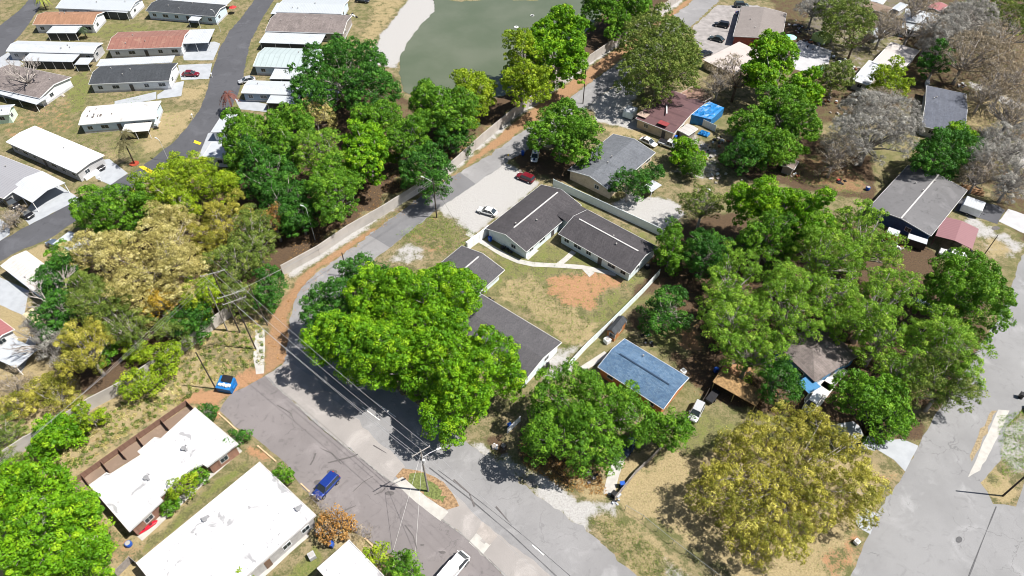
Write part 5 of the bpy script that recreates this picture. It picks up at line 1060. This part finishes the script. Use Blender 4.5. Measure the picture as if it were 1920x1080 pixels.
# small plants by the buildings
SC = dict(name='shrub', cat='shrub', group='shrubs by the white roofed buildings')
for lb, k, e, h in (
 ('light green spiky bush in the notch of the brick building', 'lime', (343, 912, 28, 24), 3), ('small dark bush beside the spiky bush', 'green', (372, 892, 12, 12), 2), ('small bush under the spiky bush by the path', 'green', (318, 948, 14, 8), 1.6),
 ('round dark bush at the top corner of the brick building', 'dark', (392, 771, 13, 12), 2), ('dark bush at the right corner of the brick building', 'dark', (445, 823, 13, 14), 2.2), ('green hedge bush at the top of the largest white roof', 'green', (530, 890, 19, 19), 2.4),
 ('brown dead looking bush at the corner of the largest white roof', 'rust', (628, 985, 36, 32), 3.2), ('yellow green bush beside the bottom dark round bush', 'lime', (708, 1045, 28, 24), 2.6), ('dark round bush at the bottom edge', 'green', (757, 1066, 40, 28), 3),
 ('pale flowering bush in front of the blue car', 'brush', (590, 948, 22, 18), 1.6), ('pale dry bush between two white roofs', 'brush', (675, 1005, 16, 14), 1.4), ('tiny yellow bush at the bottom roof edge', 'lime', (455, 1078, 14, 10), 2)): T(lb, k, e, h, **SC)
# right hand lots
for lb, k, e, h in (
 ('bright green tall tree over the white pad and junk', 'bright', [(1448, 112, 46, 38), (1505, 168, 42, 26), (1425, 140, 34, 30)], 12), ('bright tree just below the tall one by the tarpaulin', 'green', [(1465, 205, 55, 42), (1500, 240, 42, 32)], 11),
 ('green bushy tree right of the tin fence', 'green', [(1408, 242, 42, 34), (1440, 278, 58, 30)], 8), ('dark crown at the foot of the bright trees', 'dark', (1400, 290, 45, 26), 7), ('vivid lime green small tree by the blotchy roof', 'lime', (1668, 155, 35, 34), 8), 
 ('dark sparse tree among the junk at the top right', 'moss', [(1590, 45, 50, 36), (1560, 20, 34, 26)], 10), ('olive shaded tree left of the blotchy roof', 'moss', (1565, 145, 40, 30), 8), ('dark green tree above the large streaked roof', 'dark', [(1775, 285, 62, 38), (1745, 305, 40, 28)], 8),
 ('dark green small tree behind the slate blue roof', 'dark', (1755, 115, 30, 26), 8), ('bright small bush crown above the dark green tree', 'bright', (1800, 255, 30, 16), 6), ('bright green small bush beside the white pickup', 'bright', (1288, 285, 30, 24), 4.5), ('second bright green bush below the one beside the pickup', 'green', (1300, 312, 22, 20), 3.8),
 ('dark rounded bush at the tan house corner', 'dark', (1225, 325, 22, 16), 3.5), ('thin dark leafed tree in front of the tan house', 'dark', (1180, 345, 40, 28), 6.5), ('shaggy dark palm like tree right of the sand yard', 'moss', (1315, 385, 48, 36), 8),
 ('round green bush at the end of the white vinyl fence', 'green', (1258, 465, 28, 48), 6.5), ('shaded dark tree behind the round green bush', 'dark', (1325, 480, 44, 48), 7.5), ('broad bright green oak at the top of the right hand wood', 'bright', [(1420, 385, 62, 40), (1480, 400, 58, 44), (1520, 420, 45, 45)], 13),
 ('deep green crown at the foot of the broad bright oak', 'green', (1440, 450, 60, 40), 11), ('soft pale green crown left of the streaked grey roof', 'soft', [(1600, 430, 52, 38), (1640, 480, 55, 42)], 11), ('soft green crown in the middle of the right hand wood', 'soft', [(1560, 500, 58, 42), (1530, 460, 50, 36)], 12),
 ('sprawling soft green crown below the middle one', 'soft', [(1660, 555, 62, 50), (1610, 600, 50, 48)], 12), ('upright soft crown over the speckled roof', 'soft', (1560, 570, 48, 60), 11), ('deep green round tree at the street curve on the right', 'green', [(1800, 520, 68, 45), (1830, 580, 62, 58), (1780, 560, 50, 40)], 11),
 ('yellow green thin crown at the left of the right hand wood', 'soft', [(1385, 510, 42, 38), (1350, 560, 42, 46)], 10), ('soft green crown above the speckled roof left side', 'soft', [(1460, 550, 55, 52), (1500, 610, 44, 38)], 11), ('pale dusty crown next to the shaded lawn', 'soft', [(1400, 600, 50, 50), (1350, 620, 36, 40)], 9),
 ('dark speckled shrub tree on the shaded lawn', 'dark', (1245, 585, 45, 42), 6), ('tall soft crown above the bend of the side street', 'soft', [(1760, 640, 62, 60), (1790, 700, 50, 50)], 11), ('olive green crown nearest the side street', 'moss', [(1740, 720, 62, 48), (1800, 735, 46, 32)], 9),
 ('pale green tree left of the olive green street side crown', 'soft', (1685, 700, 42, 44), 8.5), ('soft crown right of the speckled roof', 'soft', (1650, 640, 50, 42), 9), ('green crown over the open barn left of speckled roof', 'soft', [(1430, 665, 48, 42), (1380, 660, 34, 34)], 9),
 ('dark green tree hiding the left blue lean-to roof', 'dark', [(1465, 725, 42, 36), (1450, 690, 30, 26)], 7), ('small sparse green crown at the driveway end', 'green', (1690, 795, 22, 24), 5)): T(lb, k, e, h, group=B, twigs=2)
for lb, k, e, h in (
 ('large silver grey leafless tree in the middle of the right side', 'grey', [(1640, 225, 75, 50), (1600, 260, 52, 46), (1680, 260, 42, 40)], 12), ('grey green mossy tree left of the silver grey one', 'brush', (1565, 290, 36, 36), 8), ('silver grey bare tree right of the stepped metal roof', 'grey', [(1810, 45, 62, 40), (1770, 70, 40, 34)], 11),
 ('brown grey bare crown beyond the slate blue roof', 'brush', [(1840, 100, 60, 48), (1790, 110, 36, 36)], 11), ('brown bare crown at the right edge upper half', 'brush', (1890, 150, 50, 50), 10), ('dull mossy crown in the top right corner', 'moss', [(1880, 25, 52, 36), (1830, 15, 30, 20)], 10), ('pale bare crown over the sandy track at the right edge', 'grey', [(1880, 275, 50, 42), (1840, 300, 30, 30)], 9),
 ('dark mossy bare tree at the right edge by the sandy track', 'brush', (1900, 210, 40, 36), 9), ('bare brown tree behind the derelict maroon house', 'brush', [(1365, 140, 40, 30), (1340, 160, 30, 24)], 9), ('grey twiggy tree near the shed by the blotchy roof', 'brush', (1650, 190, 40, 20), 8), ('grey bare tree leaning over the junk at the top', 'brush', (1660, 50, 36, 26), 9),
 ('bare tree with grey crown beside the right edge below the sandy track', 'grey', (1900, 340, 40, 34), 8), ('brown bare crown above the timber stack', 'brush', (1835, 325, 36, 24), 7), ('grey bare crown between the junk and top edge', 'grey', [(1530, 12, 36, 24)], 9), ('mossy bare crown over the track near the right edge', 'brush', (1850, 175, 36, 28), 8), ('brown bare crown above the cream roof', 'brush', (1745, 62, 36, 26), 9),
 ('pinkish grey leafless tree beside the maroon roof at the left', 'grey', [(98, 645, 34, 32), (75, 620, 24, 20)], 6), ('brown leafless shrub at the park road edge', 'brush', (22, 410, 24, 22), 3), ('mossy brown tree at the top edge left of the stepped roof', 'brush', (1720, 5, 36, 22), 10)):
    T(lb, k, e, h, name='bare_tree', group='leafless trees', twigs=8, limb=pale_bark, dens=.8)
def bare(label, p, h, spread, n=9, mat=pale_bark, seed=1):
    h *= 1.26; r_ = random.Random(seed); b = G(*p); root = thing('bare_tree', label, 'tree', b, 0, 'white skeleton trees'); m = MB()
    def br(s, d, L, r, dep):
        e = s + d * L; mid = s.lerp(e, .5) + Vector((r_.uniform(-.1, .1), r_.uniform(-.1, .1), .06)) * L; m.tube([s, mid, e], [r, r * .8, r * .55], 5)
        if dep:
            for _ in range(3):
                q = (d + Vector((r_.uniform(-.8, .8), r_.uniform(-.8, .8), r_.uniform(-.1, .6)))).normalized(); br(mid.lerp(e, r_.random()), q, L * .62, r * .5, dep - 1)
    t = Vector((0, 0, h * .35)); m.tube([(0, 0, -.1), t], [h * .035, h * .03], 7)
    for i in range(n):
        a = i * 6.28 / n + r_.uniform(-.3, .3); br(t, Vector((math.cos(a) * spread, math.sin(a) * spread, .7)).normalized(), h * .38, h * .022, 3)
    m.build('trunk', mat, root, smooth=True)
bare('leafless white tree in front of the slanting mobile home', (66, 178), 8, .8, 7, seed=2); bare('white forked bare limbs over the dark green tree at left', (150, 610), 9.5, .7, 6, seed=3); bare('small pinkish leafless tree at the left concrete yard', (90, 665), 6, 1.3, 9, seed=5)
bare('dark arching bare tree behind the derelict house', (1372, 190), 9, .9, 7, bark, seed=8); bare('dead trunk tree leaning in the middle of the junk yard', (1590, 110), 8, .9, 6, bark, seed=9)
for nm, a, s in (('bare pale limb tree beyond the lime tree', (1690, 95), 11), ('bare grey tree right of the stepped roof', (1790, 75), 12), ('bare pale tree at the sandy track', (1870, 262), 13), ('bare tree right of the dark green tree', (1850, 320), 14), ('bare twisted tree at the top right corner', (1860, 110), 15)): bare(nm, a, 9, 1.0, 8, M_plain('grey limb', (.27, .25, .24), .9), seed=s)
def palm(label, p, h, c, n=16, fl=2.2, ring=None, group='palm trees'):
    h *= 1.26; fl *= 1.25; b = G(*p); root = thing('palm_tree', label, 'palm tree', b, 0, group); m = MB(); m.tube([(0, 0, -.1), (.1, 0, h * .5), (.05, 0, h)], [.2, .15, .14], 8); m.build('trunk', bark, root, smooth=True); r_ = random.Random(int(p[0]))
    m = MB()
    for i in range(n):
        a = i * 2.4; el = r_.uniform(.05, .9); prev = Vector((.05, 0, h)); d = Vector((math.cos(a), math.sin(a), 0)); sd_ = Vector((-d.y, d.x, 0))
        pts = [prev + d * fl * t * math.cos(el * .6) + Vector((0, 0, fl * (el * t - 1.1 * t * t))) for t in (0, .25, .5, .75, 1)]
        for j in range(4):
            w0, w1 = (.12, .34, .38, .3, .03)[j], (.12, .34, .38, .3, .03)[j+1]
            for s in (1, -1):
                for k in range(3):
                    q0, q1 = pts[j].lerp(pts[j+1], k / 3), pts[j].lerp(pts[j+1], (k + .7) / 3); ww = w0 + (w1 - w0) * k / 3
                    m.poly([q0, q1, q1 + sd_ * s * ww + d * .15 - Vector((0, 0, .14)), q0 + sd_ * s * ww + d * .15 - Vector((0, 0, .14))])
    m.build('fronds', c, root)
    if ring: m = MB(); m.cyl((0, 0, 0), 1.1, .12, 14); m.build('mulch_ring', ring, root)
palm('reddish brown palm leaning over the park road edge', (438, 212), 4.5, M_plain('reddish frond', (.16, .06, .045), .7))
palm('olive palm standing in a red mulch ring by the yellow strip', (252, 307), 4.8, M_plain('olive frond', (.11, .10, .04), .7), ring=M_plain('red mulch', (.35, .06, .03), .9))
palm('yellow green palm at the top edge by the west road', (87, 18), 3.2, M_plain('yellow green frond', (.24, .28, .03), .6)); palm('small dark palm beside the screened awning of the orange brown home', (163, 72), 2.6, M_plain('dark frond', (.04, .07, .03), .6), fl=1.3)
palm('small palm on the dark garden strip of the marked white roof home', (245, 268), 2.6, M_plain('olive frond', (.11, .10, .04)), fl=1.5)
q = G(440, 25); root = thing('parasol', 'red parasol on the corner lot by the upper park road', 'parasol', (q.x, q.y, 0)); m = MB(); m.tube([(0, 0, 0), (0, 0, 2.4)], .04, 6); m.build('pole', galv, root); m = MB(); m.tube([(0, 0, 2.0), (0, 0, 2.5)], [1.2, .05], 8); m.build('canopy', M_plain('red cloth', (.5, .04, .04)), root)
# ------------------------------------------------------------------ low growth
def scatter(name, polys, n, mat, size, cl=1, wr=.3, up=.9):
    tot = []
    for poly in polys:
        xs = [p[0] for p in poly]; ys = [p[1] for p in poly]; k = n // len(polys)
        a, b = rng.uniform(min(xs), max(xs), k * 3), rng.uniform(min(ys), max(ys), k * 3); ok = inpoly(a, b, poly); a, b = a[ok][:k], b[ok][:k]
        t = (CH) / (sp + (b - 540) / F * cp); tot.append(np.stack([(a - 960) / F * t, (cp - (b - 540) / F * sp) * t, np.zeros_like(a) + .04], -1))
    C = np.concatenate(tot); kv = (0, 0, 0, 0, cl, size, wr, 1); o = leaves_mesh(name, C, np.full(len(C), size * 1.2), kv, None, (0, 0, 0), mat); tag(o, kind='stuff'); return o
slope = [(140, 820), (250, 740), (340, 680), (400, 620), (490, 600), (500, 680), (430, 700), (330, 760), (230, 820), (130, 890), (60, 880)]
tag(scatter('dry_scrub', [slope], 520, LM['tan'], .3, 40, .22), 'straggly dry scrub along the lower wall', 'scrub')
tag(scatter('green_scrub', [slope], 420, LM['moss'], .3, 40, .4), 'patchy olive weeds among the dry scrub', 'weeds')
yard = [(1160, 945), (1245, 850), (1330, 790), (1600, 870), (1690, 885), (1650, 950), (1600, 1070), (1400, 1085), (1290, 1010)]
tag(scatter('dry_grass', [yard, [(1105, 975), (1150, 965), (1300, 1085), (1200, 1085)], [(930, 545), (1000, 520), (1080, 590), (1110, 600), (1070, 660), (1010, 610)], [(740, 460), (818, 400), (900, 440), (850, 480)]], 6000, LM['moss'], .2, 4, .25), 'dry grass tufts on the open lots', 'grass')
tag(scatter('lawn_weeds', [[(900, 455), (1000, 480), (1150, 520), (1200, 520), (1140, 600), (1060, 660), (950, 550)], [(740, 440), (818, 400), (900, 440), (850, 480)], [(60, 210), (200, 120), (350, 230), (200, 300)], [(1240, 300), (1400, 320), (1640, 380), (1500, 300)], [(1800, 180), (1920, 220), (1900, 330), (1780, 330)], [(1870, 780), (1920, 770), (1920, 880), (1880, 900)]], 5000, LM['soft'], .18, 5, .4), 'small green weeds scattered over lawns and yards', 'weeds')
tag(scatter('leaf_litter', [[(970, 830), (1120, 870), (1140, 930), (1060, 920), (980, 870)], [(540, 500), (700, 400), (840, 290), (700, 250), (560, 350)], [(1260, 480), (1700, 560), (1790, 760), (1500, 790), (1300, 740)], [(500, 640), (540, 560), (700, 425), (850, 320), (870, 330), (700, 440), (560, 560), (530, 690)]], 6000, LM['rust'], .18, 4, .6), 'scattered brown fallen leaves', 'leaf litter')
print('leaf quads', NL, 'objects', len(bpy.data.objects))
